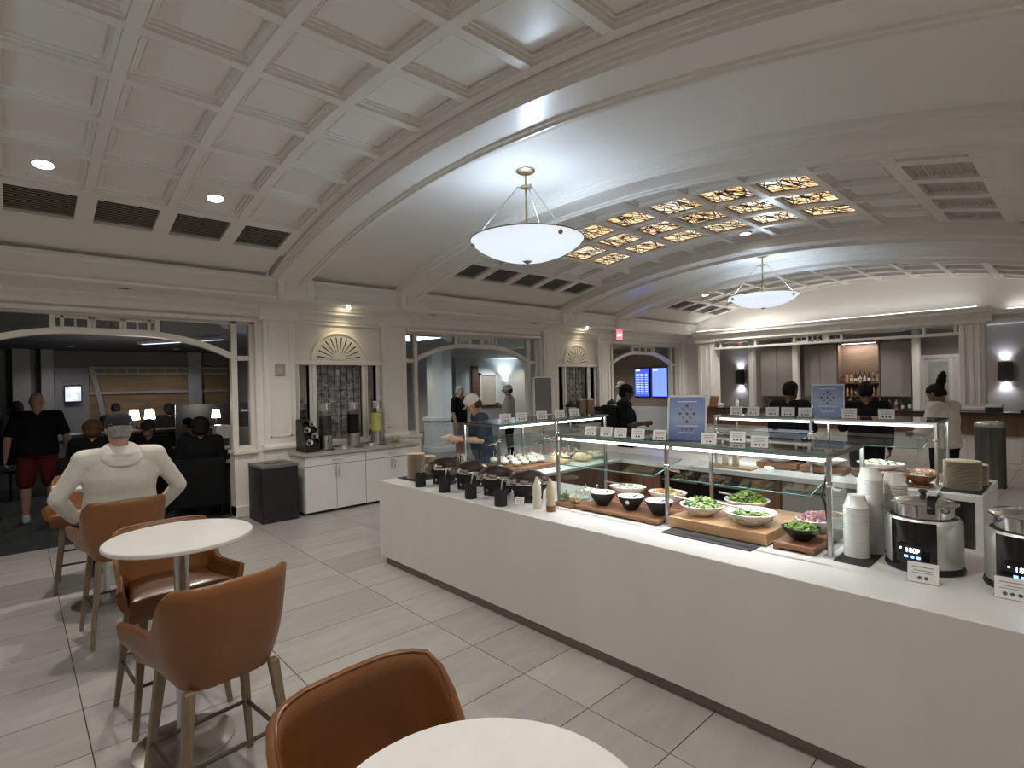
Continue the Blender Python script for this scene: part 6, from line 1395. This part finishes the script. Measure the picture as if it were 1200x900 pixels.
for x, y in ((-12.2,.9),(-12.2,3.2),(-16.6,1.0),(-16.6,3.2)):
    tag(downlight((x,y,2.95), 'dim recessed downlight in the dark lounge ceiling', 0, 15, .07), group='lounge ceiling downlights')
t = thing('ceiling_cove', 'slanted pale ceiling cove light in the dark lounge', 'light cove', (-13.0,2.6,2.86), .5); MB().box(-1.2,-.06,0,1.2,.06,.06).build('channel', M['paleframe'], t); MB().box(-1.1,-.04,-.008,1.1,.04,0).build('diffuser', emit_mat('dim_cove', (.6,.65,.75), .8), t)

# ------------------------------------------------------------------ lobby behind the middle and far arches
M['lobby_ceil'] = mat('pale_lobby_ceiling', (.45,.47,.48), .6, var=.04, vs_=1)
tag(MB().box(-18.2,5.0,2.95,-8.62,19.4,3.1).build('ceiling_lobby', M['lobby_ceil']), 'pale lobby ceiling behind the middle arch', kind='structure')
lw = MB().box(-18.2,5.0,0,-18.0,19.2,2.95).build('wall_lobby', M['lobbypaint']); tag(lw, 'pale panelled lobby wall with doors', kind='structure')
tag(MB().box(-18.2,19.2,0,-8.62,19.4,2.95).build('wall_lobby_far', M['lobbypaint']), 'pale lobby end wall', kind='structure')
M['warmwall'] = mat('tan_wall', (.42,.31,.20), .6, var=.06, vs_=3)
# door with warm surround and wood strip
dd = MB().box(-18.0,14.85,0,-17.94,15.65,2.2).build('door_2', mat('cream_door', (.55,.50,.40), .5, var=.05)); tag(dd, 'cream lobby door seen through the middle arch', kind='structure')
f = MB(); f.box(-18,14.75,0,-17.9,14.85,2.3); f.box(-18,15.65,0,-17.9,15.75,2.3); f.box(-18,14.75,2.2,-17.9,15.75,2.32); f.build('door_frame', M['trim'], dd)
MB().box(-18,14.35,0,-17.9,14.68,2.6).build('wood_strip', M['panelwood'], lw); MB().box(-18,13.3,0,-17.7,13.8,2.95).build('lobby_pilaster', M['lobbypaint'], lw)
# octagonal pier
t = thing('lobby_pier', 'pale panelled octagonal pier on a wide base behind the middle arch', 'pier', (-12.35,8.72,0))
def octo(r, z0, z1, name, m='lobbypaint', par=None): return MB().prism([(r*math.cos(PI/8+i*PI/4), r*math.sin(PI/8+i*PI/4)) for i in range(8)], z0, z1, lambda a,b,h: (a,b,h)).build(name, M[m], par or t)
octo(.36,.95,2.949,'shaft'); octo(.46,0,.86,'pedestal'); octo(.50,0,.14,'plinth'); octo(.50,.86,.95,'pedestal_cap'); octo(.42,2.80,2.949,'capital')
for i in range(8):
    a = i*PI/4; mb = MB(); R_ = .46*math.cos(PI/8)
    for (y0,y1,z0,z1) in ((-.13,.13,.22,.24),(-.13,.13,.76,.78),(-.13,-.11,.24,.76),(.11,.13,.24,.76)): mb.box(R_,y0,z0,R_+.012,y1,z1)
    mb.tf(Matrix.Rotation(a,4,'Z')); mb.build('panel_moulding', M['lobbypaint'], t)
# service desk and arched mirror in the lobby
t = thing('service_desk', 'long service desk with a brown top in the lobby', 'desk', (-14.6,11.6,0)); MB().box(-.4,-1.2,1.0,.4,1.6,1.1).build('desk_top', M['panelwood'], t); MB().box(-.35,-1.15,0,.35,1.55,1.0).build('body', M['lobbypaint'], t)
t = thing('wall_uplight', 'glowing cool column uplight on the lobby wall', 'wall lamp', (-17.98,16.32,1.55)); MB().box(0,-.12,0,.1,.12,.4).build('case', M['white'], t); MB().box(.02,-.1,.4,.09,.1,.41).build('lens', emit_mat('cool_lens', (.75,.88,1), 12), t); spot_light('uplight_lamp', (.12,0,.45), t, 60, (.75,.88,1), 120, .8, .05, (0,0,1))
for k, (x, y) in enumerate(((-10.3,6.6),(-12.5,6.9),(-10.6,9.6),(-14.6,10.2),(-10.5,12.6),(-14.5,14.2),(-16.9,15.2),(-16.9,17.3))):
    tag(downlight((x,y,2.95), 'recessed downlight in the pale lobby ceiling', 0, 50, .08, (1,.92,.8) if k % 2 else (.9,.97,1)), group='lobby ceiling downlights')
t = thing('ceiling_light_panel', 'bright rectangular ceiling light panel in the lobby', 'ceiling light', (-10.7,6.75,2.928)); MB().box(-.6,-.5,0,.6,.5,.02).build('frame', M['white'], t); MB().box(-.56,-.46,-.006,.56,.46,0).build('diffuser', emit_mat('cool_diffuser', (.85,.95,1), 3), t)
# departure screens on a tan wall
tw = MB().box(-12.4,15.0,0,-8.63,15.1,2.95).build('wall_screens', M['warmwall']); tag(tw, 'tan wall carrying two upright blue screens', kind='structure')
MB().box(-12.4,14.97,.9,-8.63,15.0,1.0).build('chair_rail', M['trim'], tw); MB().box(-12.4,14.98,0,-8.63,15.0,.9).build('wainscot', M['paint'], tw)
def screen(y, label, m, rows):
    t = thing('information_screen', label, 'screen', (y,14.999,1.30), -PI/2); MB().box(0,-.285,0,.06,.285,.95).build('case', M['black'], t, bevel=.006); s = MB().box(.06,-.26,.03,.066,.26,.92).build('display', m, t)
    if rows:
        r_ = MB()
        for i in range(12):
            for a, b in ((-.22,-.08),(-.05,.07),(.12,.22)): r_.box(.066,a,.12+i*.056,.068,b,.14+i*.056)
        r_.build('screen_rows', emit_mat('screen_text', (.45,.55,1), .8), s, kind='stuff')
    hb = MB().box(.066,-.22,.85,.068,-.06,.88); hb.build('heading', emit_mat('screen_white', (.9,.95,1), 1.2), s)
screen(-9.87,'upright screen of small text rows on the tan wall, left one', emit_mat('deep_blue_screen', (.03,.06,.42), 1.1), True); screen(-9.22,'plain bright blue upright screen on the tan wall, right one', emit_mat('bright_blue_screen', (.10,.16,.95), 1.2), False)
